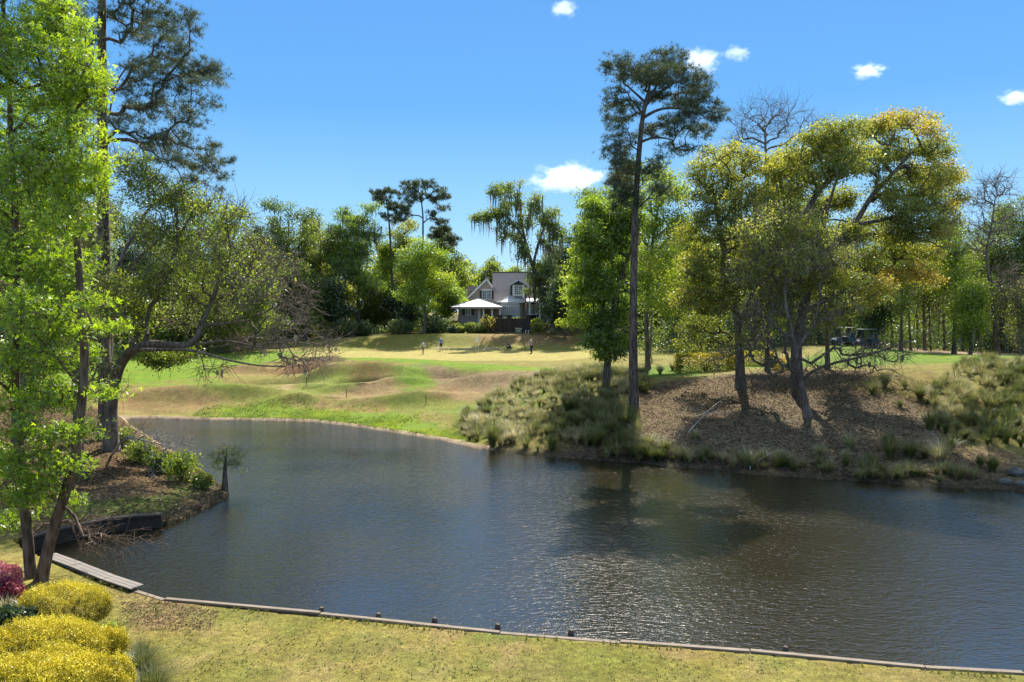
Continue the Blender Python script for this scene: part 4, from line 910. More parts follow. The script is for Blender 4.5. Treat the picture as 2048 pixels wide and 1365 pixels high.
# cap boards butted end to end, each a little out of line
g = np.random.default_rng(4); line = dens(bk, 2.4)
for a, b in zip(line[:-1], line[1:]):
    d = (b-a)/np.linalg.norm(b-a); j = g.normal()*.022; n2 = np.array([-d[1], d[0]])*j; zz = BZ-.045+g.normal()*.012
    m = MB(); m.bar((*(a+d*.012+n2), zz+.03), (*(b-d*.012+n2*.5), zz+.03+g.normal()*.006), .125, .06); m.build("cap_board", M['timber_top'], root, bevel=.008)
for px, py in [(640,1226),(755,1238),(868,1247),(995,1260),(1143,1272),(1575,1306)]:
    p = onz(px, py-3, BZ); m = MB(); m.tube([(p[0], p[1]+.13, -1.0), (p[0], p[1]+.13, BZ-.02), (p[0]+.01, p[1]+.13, BZ+.05)], [.075,.075,.05], 9)
    m.build("piling", M['timber'], root)
# plank boardwalk lying on the bulkhead at the left
bw = [onz(x, y, BZ+.06) for x, y in [(96,1112),(150,1132),(215,1158),(272,1177)]]
root = empty("boardwalk", (bw[1][0], bw[1][1], BZ), "grey weathered plank walkway lying along the pond edge below the sweetgum", "boardwalk")
ln = dens(bw, 2.6)
for a, b in zip(ln[:-1], ln[1:]):
    d = (b-a)/np.linalg.norm(b-a); nn = np.array([-d[1], d[0]])
    for k in range(3):
        o_ = nn*(.09-.13*k); m = MB(); m.bar((*(a+d*.01-o_), BZ+.075), (*(b-d*.01-o_), BZ+.075), .12, .04); m.build("plank", M['plank'], root, bevel=.005)
# retaining wall round the cove
rw = [onz(x, y, RZ) for x, y in RWALL]
root = empty("retaining_wall", (rw[3][0], rw[3][1], 0), "dark stained retaining wall with a thin cap holding the left bank above the cove", "wall")
wallstrip(rw, RZ-.04, -1.2, .10, .10).build("wall_face", M['brick_dark'], root)
wallstrip(rw, RZ+.02, RZ-.05, .16, .16).build("cap", M['timber'], root)

# ------------------------------------------------------------------ house
HD = 134.0
def hx(px, D=HD): return (px-PCX)/F*D
def hz(py, D=HD): return at(1024, py, D)[2]
k = HD/F; gb = 5.6
hroot = empty("house", (hx(1030), HD, 6.0), "brick house with a big brown shingle roof and a white dormer beyond the green", "house")
def hb(name, mat, x0, x1, y0, y1, z0, z1, par=hroot, bevel=0):
    m = MB(); m.box(x0, x1, y0, y1, z0, z1); return m.build(name, M[mat] if isinstance(mat, str) else mat, par, bevel=bevel)
zE = hz(601); zR = hz(545, HD+5)
# main block
hb("wall", 'brick', hx(986), hx(1128), HD+.3, HD+9.7, gb, zE+.02)
rf = MB(); x0, x1 = hx(984), hx(1132)
rf.add([(x0,HD-.3,zE-.1),(x1,HD-.3,zE-.1),(x1,HD+5,zR),(x0,HD+5,zR),(x1,HD+10.3,zE-.1),(x0,HD+10.3,zE-.1),(x0,HD-.3,zE-.3),(x1,HD-.3,zE-.3),(x1,HD+5,zR-.22),(x0,HD+5,zR-.22),(x1,HD+10.3,zE-.3),(x0,HD+10.3,zE-.3)],
       [(0,1,2,3),(3,2,4,5),(1,0,6,7),(0,3,9,6),(3,5,11,9),(2,1,7,8),(4,2,8,10),(6,9,8,7),(9,11,10,8),(5,4,10,11)])
main_roof = rf.build("roof", M['shingle'], hroot)
MB().bar((x0,HD+5,zR+.02),(x1,HD+5,zR+.02),.35,.14).build("ridge", M['shingle_dark'], main_roof)
ge = MB(); ge.add([(x0+.3,HD+.3,zE),(x0+.3,HD+9.7,zE),(x0+.3,HD+5,zR-.25),(x0+.5,HD+.3,zE),(x0+.5,HD+9.7,zE),(x0+.5,HD+5,zR-.25)], [(0,2,1),(3,4,5),(0,3,5,2),(1,2,5,4),(0,1,4,3)]); ge.build("gable_wall", M['brick'], hroot)
def window(px0, px1, py0, py1, D, cols=2, rows=3, par=hroot, shut=None, sw=4):
    x0, x1, z0, z1 = hx(px0, D), hx(px1, D), hz(py1, D), hz(py0, D); w = empty("window", ((x0+x1)/2, D, z0), None, None); w.parent = par
    w.location = tuple(np.array(((x0+x1)/2, D, z0))-parent_world(par))
    hb("pane", 'glass', x0, x1, D, D+.05, z0, z1, w); m = MB(); t = .09
    m.box(x0-t, x1+t, D-.06, D+.02, z1, z1+t*1.4); m.box(x0-t*1.4, x1+t*1.4, D-.09, D+.02, z0-t*1.3, z0); m.box(x0-t, x0, D-.06, D+.02, z0, z1); m.box(x1, x1+t, D-.06, D+.02, z0, z1)
    for i in range(1, cols): xx = x0+(x1-x0)*i/cols; m.box(xx-.05, xx+.05, D-.045, D+.01, z0, z1)
    for i in range(1, rows): zz = z0+(z1-z0)*i/rows; m.box(x0, x1, D-.035, D+.01, zz-.022, zz+.022)
    for i in range(cols): xx = x0+(x1-x0)*(i+.5)/cols; m.box(xx-.02, xx+.02, D-.035, D+.01, z0, z1)
    m.build("frame", M['white'], w)
    if shut:
        for sx in shut:
            xa = (x0-t-.05-sw*k) if sx < 0 else (x1+t+.05); o = hb("shutter", 'shutter', xa, xa+sw*k, D-.08, D, z0-.05, z1+.05, par)
    return w
# left wing with its gable, and the small flat roofed block behind
wx0, wx1, wa = hx(929, HD+.6), hx(987, HD+.6), hx(974, HD+.6); wy = HD-.1
wing_t = hz(606); ap = hz(559)
wg = MB(); wg.add([(wx0,wy,gb),(wx1,wy,gb),(wx1,wy,hz(576)),(wa,wy,ap),(wx0,wy,hz(605)),(wx0,wy+6,gb),(wx1,wy+6,gb),(wx1,wy+6,hz(576)),(wa,wy+6,ap),(wx0,wy+6,hz(605))],
       [(0,1,2,3,4),(9,8,7,6,5),(0,4,9,5),(1,6,7,2),(3,8,9,4),(2,7,8,3)]); wg.build("wing_wall", M['brick'], hroot)
wr_ = MB(); wr_.bar((wx0-.35,wy+2.9,hz(608)+.08),(wa,wy+2.9,ap+.14),6.6,.16,up=(0,0,1)); wr_.bar((wa,wy+2.9,ap+.14),(wx1,wy+2.9,hz(576)+.12),6.6,.16); wr_.build("wing_roof", M['shingle'], hroot)
bb = MB(); bb.bar((wx0-.3,wy-.45,hz(607)),(wa,wy-.45,ap+.02),.12,.30); bb.bar((wa,wy-.45,ap+.02),(wx1-.1,wy-.45,hz(576)),.12,.30); bb.build("barge_board", M['white'], hroot)
MB().box(hx(971),hx(977),wy+1,wy+1.7,ap-.2,ap+.45).build("chimney", M['brick'], hroot)
hb("side_block", 'brick', hx(932,HD+6), hx(958,HD+6), HD+6.2, HD+10, gb, hz(582,HD+6)); 
fb = MB(); a_, b_, c_, d_ = hx(930,HD+6), hx(960,HD+6), HD+5.8, HD+10.3; z_ = hz(582,HD+6)
fb.add([(a_,c_,z_),(b_,c_,z_),(b_,d_,z_),(a_,d_,z_),(a_+.6,c_+1,hz(572,HD+6)),(b_,c_+1,hz(572,HD+6)),(b_,d_-.5,hz(572,HD+6)),(a_+.6,d_-.5,hz(572,HD+6))],[(0,3,2,1),(4,5,6,7),(0,1,5,4),(1,2,6,5),(2,3,7,6),(3,0,4,7)]); fb.build("side_roof", M['shingle_dark'], hroot)
window(965, 982, 582, 598, wy-.06, 2, 3, shut=(-1,1), sw=4)
hb("window_head", 'white', hx(962), hx(985), wy-.13, wy-.01, hz(580), hz(578.5))
# dormer
dy = HD+.2; dz0, dz1 = hz(598), hz(570)
dr = empty("dormer", (hx(1036), dy, dz0), None, None); dr.parent = hroot; dr.location = tuple(np.array((hx(1036), dy, dz0))-parent_world(hroot))
hb("dormer_wall", 'white', hx(1025), hx(1049), dy, dy+4.2, dz0, dz1, dr)
hb("dormer_cheek", 'shutter', hx(1021), hx(1025)-.003, dy+.06, dy+4, dz0-.1, dz1, dr); hb("dormer_cheek", 'shutter', hx(1049)+.003, hx(1053), dy+.06, dy+4, dz0-.1, dz1, dr)
window(1029.5, 1044.5, 573, 589, dy-.08, 2, 4, par=dr)
hb("apron_panel", 'grey', hx(1029), hx(1045), dy-.05, dy-.003, hz(597.5), hz(592.5), dr)
dm = MB(); xa, xb, xm = hx(1022), hx(1052), hx(1037); za, zt = hz(570), hz(561)
dm.add([(xa,dy-.35,za),(xb,dy-.35,za),(xm,dy-.35,zt),(xa,dy+4.8,za),(xb,dy+4.8,za),(xm,dy+4.8,zt)],[(0,1,2),(5,4,3),(0,2,5,3),(2,1,4,5),(0,3,4,1)]); dm.build("dormer_roof", M['shutter'], dr)
m = MB(); m.bar((xa-.15,dy-.40,za),(xm,dy-.40,zt+.06),.14,.22); m.bar((xb+.15,dy-.40,za),(xm,dy-.40,zt+.06),.14,.22); m.build("pediment_trim", M['metal_roof'], dr)
# bay with a seamed metal roof
by = HD-1.7; bx0, bx1 = hx(1000), hx(1044)
bay = [(hx(998),HD+.2),(hx(1005),by),(hx(1039),by),(hx(1046),HD+.2)]
m = MB(); V = [(x,y,z) for z in (gb,hz(606)) for x,y in bay]; m.add(V, [(0,1,5,4),(1,2,6,5),(2,3,7,6),(4,5,6,7)]); m.build("bay_wall", M['white'], hroot)
br = [(hx(988),HD+.2),(hx(1001),by-.4),(hx(1044),by-.4),(hx(1054),HD+.2)]; bt = (hx(1022),HD+.25,hz(592)); ez = hz(604.5)
m = MB(); V = [(x,y,ez) for x,y in br]+[bt]+[(x,y,ez-.16) for x,y in br]; m.add(V, [(0,1,4),(1,2,4),(2,3,4),(0,5,6,1),(1,6,7,2),(2,7,8,3),(5,8,7,6)]); brf = m.build("bay_roof", M['metal_roof'], hroot)
m = MB()
for t in np.linspace(0, 1, 9):
    q = np.array([hx(1001)+(hx(1044)-hx(1001))*t, by-.4, ez+.03]); m.bar(q, np.array(bt)+np.array([0,-.02,.04]), .06, .05)
for t in np.linspace(.2, .8, 3):
    q = np.array([hx(988)+(hx(1001)-hx(988))*t, HD+.2+(by-.4-HD-.2)*t, ez+.03]); m.bar(q, np.array(bt)+np.array([0,-.02,.04]), .06, .05)
m.build("seams", M['metal_roof'], brf)
for i in range(4):
    a = 1006.5+i*8.3; window(a, a+5.6, 614, 629.5, by-.05, 2, 3); window(a, a+5.6, 608.2, 611.2, by-.05, 2, 1)
# porch at the right
hb("porch_shadow_wall", 'dark_in', hx(1060), hx(1122), HD-.02, HD+.25, gb, hz(606))
m = MB(); m.add([(hx(1050),HD-2.8,hz(603)),(hx(1126),HD-2.8,hz(603)),(hx(1126),HD+.2,hz(597)),(hx(1054),HD+.2,hz(597)),(hx(1050),HD-2.8,hz(606)),(hx(1126),HD-2.8,hz(606)),(hx(1126),HD+.2,hz(606)),(hx(1054),HD+.2,hz(606))],
      [(0,1,2,3),(0,4,5,1),(0,3,7,4),(1,5,6,2),(4,7,6,5)]); m.build("porch_roof", M['white'], hroot)
for px in (1059, 1079, 1100, 1120):
    xx = hx(px, HD-2.6); m = MB(); m.box(xx-.16, xx+.16, HD-2.76, HD-2.44, gb, hz(606)); m.box(xx-.22, xx+.22, HD-2.82, HD-2.38, hz(607.5), hz(606)-.003); m.build("column", M['white'], hroot)
m = MB(); m.box(hx(1052), hx(1124), HD-2.65, HD-2.55, hz(630), hz(629.2)); m.build("rail", M['white'], hroot)
for px in (1056.5, 1064, 1083, 1104): window(px+3, px+10, 611, 629, HD-.1, 2, 3)
# pavilion in front of the wing
pv = empty("pavilion", (hx(952,124), 124, gz(hx(952,124),124)), "low pavilion with a broad pale hipped roof in front of the house's left wing", "pavilion")
D2 = 122.0; pz = hz(614.2, D2); xL, xR, xA = hx(900,D2), hx(1009,D2), hx(954.5,D2); pb = gz(hx(952,D2), D2)-.2
m = MB(); zt = hz(597, D2+4)
m.add([(xL,D2,pz),(xR,D2,pz),(xR,D2+9,pz),(xL,D2+9,pz),(xA-.1,D2+4.5,zt),(xA+.1,D2+4.5,zt)], [(0,1,5,4),(1,2,5),(2,3,4,5),(3,0,4),(0,3,2,1)]); pr = m.build("roof", M['pav_roof'], pv)
m = MB(); m.bar((xL,D2,pz+.03),(xA,D2+4.5,zt+.04),.2,.08); m.bar((xR,D2,pz+.03),(xA,D2+4.5,zt+.04),.2,.08); m.build("hip_cap", M['shingle_dark'], pr)
m = MB(); m.box(xL+.12,xR-.12,D2+.12,D2+.3,pz-.34,pz-.005); m.box(xL+.12,xL+.3,D2+.3,D2+8.8,pz-.34,pz-.005); m.box(xR-.3,xR-.12,D2+.3,D2+8.8,pz-.34,pz-.005); m.build("fascia", M['brick'], pv)
hb("wall", 'brick', hx(918,D2+2), hx(962,D2+2), D2+2, D2+8, pb, pz-.01, pv)
hb("door", 'white', hx(956,D2+2), hx(961,D2+2), D2+1.93, D2+1.995, pb, hz(620,D2+2), pv)
for px in (967, 984, 1000): xx = hx(px, D2+.6); hb("post", 'white', xx-.13, xx+.13, D2+.5, D2+.76, pb, pz-.3, pv)
hb("back_wall", 'brick', hx(962,D2+6)+.01, hx(1003,D2+6), D2+6, D2+6.2, pb, pz-.02, pv)
window(932, 941, 619.5, 630, D2+1.94, 2, 3, par=pv, shut=(-1,1), sw=5)
# garden wall with piers
gw = empty("garden_wall", (hx(1020,118), 118, gz(hx(1020,118),118)), "dark brick garden wall with taller square piers in front of the house", "wall")
D3 = 117.5; gb3 = min(gz(hx(x, D3), D3) for x in (975, 1000, 1040, 1060))-.1
hb("wall", 'brick_dark', hx(968,D3), hx(1062,D3), D3, D3+.4, gb3, hz(637,D3), gw)
for px in (972, 1000, 1019, 1057):
    xx = hx(px, D3); m = MB(); m.box(xx-.36, xx+.36, D3-.16, D3+.56, gb3, hz(631.5,D3)); m.box(xx-.45, xx+.45, D3-.25, D3+.65, hz(631.5,D3)+.003, hz(630.3,D3)); m.build("pier", M['brick_dark'], gw)
# brick outbuilding behind the far tree line and pale wall left of it
D4 = 138.
ob = empty("outbuilding", (hx(745,D4), D4, gz(hx(745,D4),D4)), "small red brick outbuilding with a pale cornice behind the moss-hung cypress trunk", "building")
zb_ = gz(hx(745,D4),D4)-.3
hb("wall", 'brick_red', hx(700,D4), hx(765,D4), D4, D4+6, zb_, hz(634,D4), ob); hb("cornice", 'brick', hx(698,D4), hx(767,D4), D4-.2, D4+6.2, hz(634,D4)+.003, hz(627.5,D4), ob)
m = MB(); cx_ = hx(757,D4); 
for s_ in (-1, 1): m.box(cx_+s_*.75-.1, cx_+s_*.75+.1, D4-.06, D4-.003, zb_, hz(646,D4))
for i in range(9):
    a, b = math.pi*i/8, 0; m.box(cx_+math.cos(a)*.75-.1, cx_+math.cos(a)*.75+.1, D4-.06, D4-.003, hz(646,D4)+math.sin(a)*.75, hz(646,D4)+math.sin(a)*.75+.2)
m.build("arch_trim", M['white'], ob)
hb("wall_block", 'brick', hx(596,D4), hx(640,D4), D4, D4+4, zb_, hz(630,D4), empty("low_building", (hx(618,D4), D4, zb_), "low pale walled building glimpsed behind the tall dark live oak", "building"))

# ------------------------------------------------------------------ shrubs and hedges
def shrub(name, px, py, D, wpx, hpx, mat, label, cat="shrub", n=3000, size=.12, box=0.0, depth=None, seed=0, group=None, tint=.5, up=0.0, topt=0.0, w=.6, flat=.0, inner=.35, ground_pt=None, spray=0, lumpy=1.0):
    """px,py: foot centre"""
    g = np.random.default_rng(4000+seed); k = D/F; rx, rz = wpx/2*k, hpx*k; ry = depth/2 if depth else rx*.8
    b = at(px, py, D) if ground_pt is None else np.array(ground_pt, float); b[2] = gz(b[0], b[1])
    root = empty(name, b, label, cat, group)
    u = unit(g, n); 
    if box:
        u = g.uniform(-1, 1, (n, 3)); ar = np.array([ry*rz, rx*rz, 1.3*rx*ry]); ax = g.choice(3, n, p=ar/ar.sum()); u[np.arange(n), ax] = np.sign(u[np.arange(n), ax]+1e-6)*(1-.12*g.random(n)); u[:,2] = np.where(ax == 2, np.abs(u[:,2]), u[:,2])
    r = 1-(0 if box else inner)*g.random(n)**1.6; lump = 1+.16*np.sin(u[:,0]*7+seed)*np.cos(u[:,1]*6+seed*2)+.10*np.sin(u[:,2]*9+u[:,0]*11)
    lump = 1+(lump-1)*(.25 if box else lumpy)
    C = b+np.array([0, 0, rz*.48])+u*r[:,None]*lump[:,None]*np.array([rx, ry, rz*.52]); C[:,2] = np.maximum(C[:,2], b[2]+.02)
    if spray:
        m8 = len(C)//8; tp = C[:m8]; dr = u[:m8]+np.array([0, 0, .9])+g.normal(size=(m8, 3))*.3; dr /= np.linalg.norm(dr, axis=1)[:,None]; ll = spray*g.uniform(.3, 1.2, m8)[:,None]
        C = np.concatenate([C[m8:2*m8]]+[tp+dr*ll*q/7+g.normal(size=(m8, 3))*.012 for q in range(8)]); n = len(C)
    V, Fq = leaf_quads(C, g, size, w, .3, -up, flat)
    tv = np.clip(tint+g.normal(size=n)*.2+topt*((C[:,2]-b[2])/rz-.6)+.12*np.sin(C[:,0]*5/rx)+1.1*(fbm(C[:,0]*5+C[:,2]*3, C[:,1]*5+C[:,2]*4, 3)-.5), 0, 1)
    mesh_np("foliage", V, [Fq], M[mat], root, tv)
    m = MB()
    for i in range(7):
        a = g.random()*6.28; t = b+np.array([math.cos(a)*rx*.5, math.sin(a)*ry*.5, rz*.7]); m.tube([b-np.array([0,0,.1]), (b+t)/2+unit(g,1)[0]*.05*rx, t], [.03+.01*rx, .02, .008], 5)
    m.build("stems", M['bark_dark'], root)
    return root
# golden spirea bushes in the near left corner
for i, (px, py, D, wp, hp, lb, n) in enumerate([
    (128,1256,17.0,180,86,"rearmost golden bush, right at the foot of the sweetgum stems",17000),
    (85,1340,14.5,262,112,"middle golden bush in the row of three big ones at the near left corner",24000),
    (105,1462,12.2,300,172,"nearest golden bush, cut by the bottom edge at the left corner",36000),
    (222,1318,15.2,64,78,"small golden bush with green shoots at the right side of the golden row",6000),
    (-110,1400,13.4,230,150,"golden bush mostly past the left edge of the photo",12000),
    (240,1420,13.3,56,110,"narrow golden bush beside the nearest golden bush, towards the tufted grass",6000)]):
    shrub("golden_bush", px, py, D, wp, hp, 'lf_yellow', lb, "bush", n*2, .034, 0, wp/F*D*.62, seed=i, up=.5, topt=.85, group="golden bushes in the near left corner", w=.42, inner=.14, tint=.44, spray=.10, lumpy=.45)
shrub("azalea_bush", 8, 1150, 19.0, 70, 66, 'lf_pink', "upper pink azalea bush at the left edge behind the golden bushes", "bush", 9000, .045, seed=11, group="pink azaleas", tint=.72)
shrub("azalea_bush", 0, 1210, 18.0, 80, 62, 'lf_pink', "lower duller red azalea bush at the left edge", "bush", 6000, .06, seed=12, group="pink azaleas", tint=.3)
shrub("dark_shrub", 20, 1262, 16.2, 110, 75, 'lf_dark', "dark glossy shrub between the azaleas and the golden bushes", "shrub", 6000, .09, seed=13)
shrub("green_shrub", 215, 1300, 15.5, 70, 70, 'lf_lime', "soft green shoots showing between the golden bushes and the lawn", "shrub", 3500, .06, seed=14, up=.5)
for i, (px, py, D, wp, hp, mt, lb) in enumerate([
    (282,892,36,60,46,'lf_lime',"bright green shrub at the water's edge under the crooked-limb oak"),
    (362,948,32.8,74,60,'lf_lime',"bright yellow-green shrub on the waterside of the left bank, before the young cypress"),
    (320,915,34.5,54,40,'lf_green',"dull green shrub between the two bright waterside shrubs"),
    (404,962,32,40,28,'lf_olive',"small brownish shrub at the tip of the left bank"),
    (240,880,38,60,40,'lf_green',"low green shrub hugging the foot of the crooked-limb oak")]):
    shrub("waterside_shrub", px, py, D, wp, hp, mt, lb, "shrub", 1900, .12, seed=20+i, up=.4, inner=.9, group="shrubs on the waterside of the left bank")
# clipped hedges and shrubs before the house
for i, (px, py, D, wp, hp, mt, lb, nm, bx, tt) in enumerate([
    (1105,659,116,86,23,'lf_oak',"clipped hedge with a yellow-green top at the foot of the moss-hung oak","clipped_hedge",.35,.35),
    (908,655,117,24,14,'lf_dark',"dark round shrub, left one of the pair before the pavilion","round_shrub",0,.5),
    (921,655,116.5,18,13,'lf_olive',"tan tipped ball shrub, right one of the pair before the pavilion","round_shrub",0,.5),
    (916,645,119,12,14,'lf_lime',"small yellow-green shrub above the pair of round shrubs","round_shrub",0,.5),
    (945,655,116,34,22,'lf_green',"loose green shrub with leaning stems before the pavilion","shrub",0,.6),
    (960,652,117,20,16,'lf_green',"smaller green shrub right of the loose leaning one","shrub",0,.5),
    (1002,640,119.5,26,24,'lf_lime',"pale rounded bush spilling over the garden wall, left one","shrub",0,.5),
    (1038,640,119.5,36,25,'lf_lime',"long pale bush spilling over the middle of the garden wall","shrub",0,.5),
    (1074,640,119.5,28,24,'lf_lime',"pale bush by the right end of the garden wall","shrub",0,.5),
    (870,652,119,56,30,'lf_dark',"tall dark shrub left of the pavilion","shrub",0,.5),
    (800,660,118,50,30,'lf_dark',"bluish dark shrub under the far tree line","shrub",0,.6),
    (690,672,114,50,36,'lf_dark',"dark pointed shrub near the brick outbuilding","shrub",0,.6),
    (725,668,116,40,30,'lf_dark',"dark shrub right below the brick outbuilding","shrub",0,.55),
    (655,665,117,34,30,'lf_olive',"pale leaved shrub left of the dark pointed one","shrub",0,.9),
    (1208,660,104,70,26,'lf_lime',"yellow-green hedge glimpsed behind the feathery cypress","clipped_hedge",.35,.5)]):
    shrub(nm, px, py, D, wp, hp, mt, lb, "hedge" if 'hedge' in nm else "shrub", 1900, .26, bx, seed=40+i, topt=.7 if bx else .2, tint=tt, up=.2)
shrub("small_tree", 975, 653, 117, 34, 34, 'lf_oak', "small ornamental tree with orange leaves before the pavilion", "tree", 700, .25, seed=60, tint=.8, inner=.9)
# golden hedge on the right bank
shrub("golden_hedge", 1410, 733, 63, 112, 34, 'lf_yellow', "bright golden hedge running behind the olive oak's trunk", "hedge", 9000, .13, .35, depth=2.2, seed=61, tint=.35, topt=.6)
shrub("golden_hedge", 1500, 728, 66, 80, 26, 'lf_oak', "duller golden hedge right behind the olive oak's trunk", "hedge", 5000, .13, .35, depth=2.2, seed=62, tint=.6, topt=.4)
shrub("azalea_bush", 1562, 736, 60, 50, 22, 'lf_oak', "low orange shrub left of the great oak's trunk", "bush", 2500, .1, seed=63, tint=.9)

# ------------------------------------------------------------------ bunch grass
def blades(C, g, h, k, lean=.6, w=.014, seg=3, out=None):
    n = len(C)*k; P = np.repeat(C, k, 0); a = g.random(n)*2*math.pi; l = g.uniform(.15, 1, n)*lean; hh = np.repeat(h, k) if hasattr(h, '__len__') else np.full(n, h); hh = hh*g.uniform(.55, 1.1, n)
    d = np.stack([np.cos(a), np.sin(a), np.zeros(n)], 1); b = np.stack([-np.sin(a), np.cos(a), np.zeros(n)], 1)*w*.5*g.uniform(.6, 1.5, n)[:,None]
    if out is not None: d = d+np.array(out)*.5
    P = P+d*hh[:,None]*.10*g.random(n)[:,None]; pts = []
    for t in np.linspace(0, 1, seg+1): pts.append(P+d*(l*hh*t**1.8)[:,None]+np.array([0, 0, 1.])*(hh*(t-.42*l*t*t))[:,None])
    V = []
    for i, p in enumerate(pts):
        ww = 1-.85*(i/seg)**1.5; V += [p-b*ww, p+b*ww]
    V = np.stack(V, 1).reshape(-1, 3); i0 = np.arange(n)[:,None]*2*(seg+1); f = np.concatenate([i0+np.array([[2*i, 2*i+1, 2*i+3, 2*i+2]]) for i in range(seg)])
    return V, f, n
def grass_stuff(name, C, h, k, mat, label, seed, tint=.5, lean=.8, w=.02, tv_amp=.25, out=None):
    g = np.random.default_rng(seed); V, f, n = blades(C, g, h, k, lean, w, out=out); ct = np.repeat(fbm(C[:,0]*.5+7, C[:,1]*.5, 3)-.5, k)
    tv = np.tile(np.clip(tint+ct*1.4+g.normal(size=n)*tv_amp*.6, 0, 1), 3); return tag(mesh_np(name, V, [f], M[mat], None, tv), label, "grass", kind="stuff")
def scatter_poly(pts, n, g, world=False):
    poly = np.array([G(a, b)[:2] for a, b in pts]) if not world else np.array(pts); lo = poly.min(0); hi = poly.max(0); out = np.zeros((0, 2))
    while len(out) < n:
        q = g.uniform(lo, hi, (n*2, 2)); out = np.concatenate([out, q[poly_sd(q, poly) < 0]])
    out = out[:n]; return np.column_stack([out, H(out[:,0], out[:,1])])
g = np.random.default_rng(21)
A1 = [(925,880),(915,850),(930,822),(1040,770),(1100,748),(1200,742),(1290,752),(1300,790),(1215,800),(1180,850),(1150,910),(1040,905)]
C = scatter_poly(A1, 640, g); grass_stuff("tall_grass", C, g.uniform(.35, 1.05, 640), 150, 'lf_straw', "pale feathery bunch grass covering the slope left of the cypress", 1, .5, .9, .022, out=(-.25,-.2,0))
A2 = [(1160,905),(1180,850),(1215,800),(1260,830),(1290,880),(1330,925),(1240,922)]
C = scatter_poly(A2, 110, g); grass_stuff("tall_grass", C, g.uniform(.7, 1.3, 110), 180, 'lf_straw', "greyer bunch grass in the shade around the foot of the tall pine", 2, .35, .9, .022)
A3 = [(1880,880),(1850,800),(1890,760),(1930,728),(2048,722),(2300,722),(2350,920),(2048,905),(1990,900)]
C = scatter_poly(A3, 700, g); grass_stuff("tall_grass", C, g.uniform(.4, 1.2, 700), 150, 'lf_straw', "tall green and straw bunch grass covering the bank at the right edge", 3, .4, .8, .022, out=(-.2,-.15,0))
# single tufts one can tell apart
tuft_places = [(1445,925,"dry"),(1495,935,"dry"),(1560,925,"dry"),(1640,915,"dry"),(1690,925,"dry"),(1740,930,"green"),(1780,920,"green"),(1820,915,"green"),(1775,900,"green"),(1700,900,"dry"),(1600,800,"green"),(1770,775,"green"),(1810,780,"green"),(1840,800,"green"),
  (1800,815,"green"),(1860,860,"green"),(1900,905,"green"),(1960,935,"green"),(1985,945,"green"),(1930,880,"green"),(1880,930,"dry"),(1330,905,"green"),(1390,880,"dry"),(1300,890,"green"),(1290,752,"dry"),(1320,750,"dry"),(1345,742,"dry"),(940,868,"dry"),(985,895,"green"),(965,862,"dry"),(1945,745,"green"),(1745,790,"green"),(1850,920,"green")]
tl = {"dry": "single straw coloured tuft of bunch grass standing on the leaf covered right bank", "green": "single green arching tuft of bunch grass standing on the right bank"}
for i, (px, py, kd) in enumerate(tuft_places):
    p = G(px, py); g = np.random.default_rng(600+i); hh = g.uniform(.6, 1.5)*(1.25 if px in (1960, 985) else 1)
    V, f, n = blades(np.array([p])-np.array([0,0,.03]), g, hh, int(g.uniform(200, 600)), g.uniform(.7, 1.3), .02); tv = np.tile(np.clip((.72 if kd == 'dry' else .3)+g.normal(size=n)*.2, 0, 1), 3)
    o = mesh_np("grass_tuft", V, [f], M['lf_straw'], None, tv); tag(o, tl[kd], "grass tuft", {"dry": "straw tufts on the right bank", "green": "green tufts on the right bank"}[kd])
g = np.random.default_rng(31)
for i, (px, py, hh) in enumerate([(285,1352,.62),(300,1400,.7),(262,1322,.55)]):
    p = onz(px, py, .66); p[2] = gz(p[0], p[1]); V, f, n = blades(p[None]+g.normal(size=(6,3))*np.array([.12,.12,0]), g, hh, 190, 1.1, .009, 4, out=(.5,-.1,0)); tv = np.tile(np.clip(.28+g.normal(size=n)*.2, 0, 1), 4)
    o = mesh_np("grass_tuft", V, [f], M['lf_straw'], None, tv); tag(o, ["soft green grass clump arching over the lawn beside the golden bushes","soft green grass clump cut by the bottom edge beside the nearest golden bush","smallest soft green clump, between the golden bushes and the lawn"][i], "grass tuft")
p = onz(20, 1235, .8); p[2] = gz(p[0], p[1]); V, f, n = blades(p[None]+g.normal(size=(8,3))*np.array([.3,.2,0]), g, .7, 60, 1.0, .03, 4); o = mesh_np("strap_plant", V, [f], M['lf_straw'], None, np.tile(np.clip(.5+g.normal(size=n)*.25, 0, 1), 4)); tag(o, "strap leaved plant drooping at the left edge under the azaleas", "plant")
# lawn blades, rough grass by the far shore, leaf litter
n = 150000; x = g.uniform(-12, 14, n); y = g.uniform(12.2, 24, n); P = np.column_stack([x, y]); kp = (np.abs(x/y) < .78) & (y < 22.5); P = P[kp]; P = P[poly_sd(P, POND) > .12]; C = np.column_stack([P, H(P[:,0], P[:,1])])
V, f, n = blades(C, g, .05, 1, .9, .006, 1); C2 = fbm(C[:,0]*.9+3, C[:,1]*.9+8, 4); tv = np.clip(.62+(fbm(C[:,0]*.8, C[:,1]*.8)-.5)*2.0+g.normal(size=n)*.2, 0, 1)
tag(mesh_np("grass", V, [f], M['lf_lawn'], None, tv), "short patchy olive lawn grass along the near pond edge", "lawn grass", kind="stuff")
C = scatter_poly([(380,842),(400,815),(560,790),(640,805),(780,812),(900,820),(960,878),(900,877),(800,867),(700,852),(560,841)], 16000, g)
sdc = poly_sd(C[:,:2], POND); C = C[(sdc > .25) & (g.random(len(C)) < np.clip(1.5*np.exp(-sdc/2.2)*sst(.32, .6, fbm(C[:,0]*.45, C[:,1]*.45, 3)), 0, 1))]
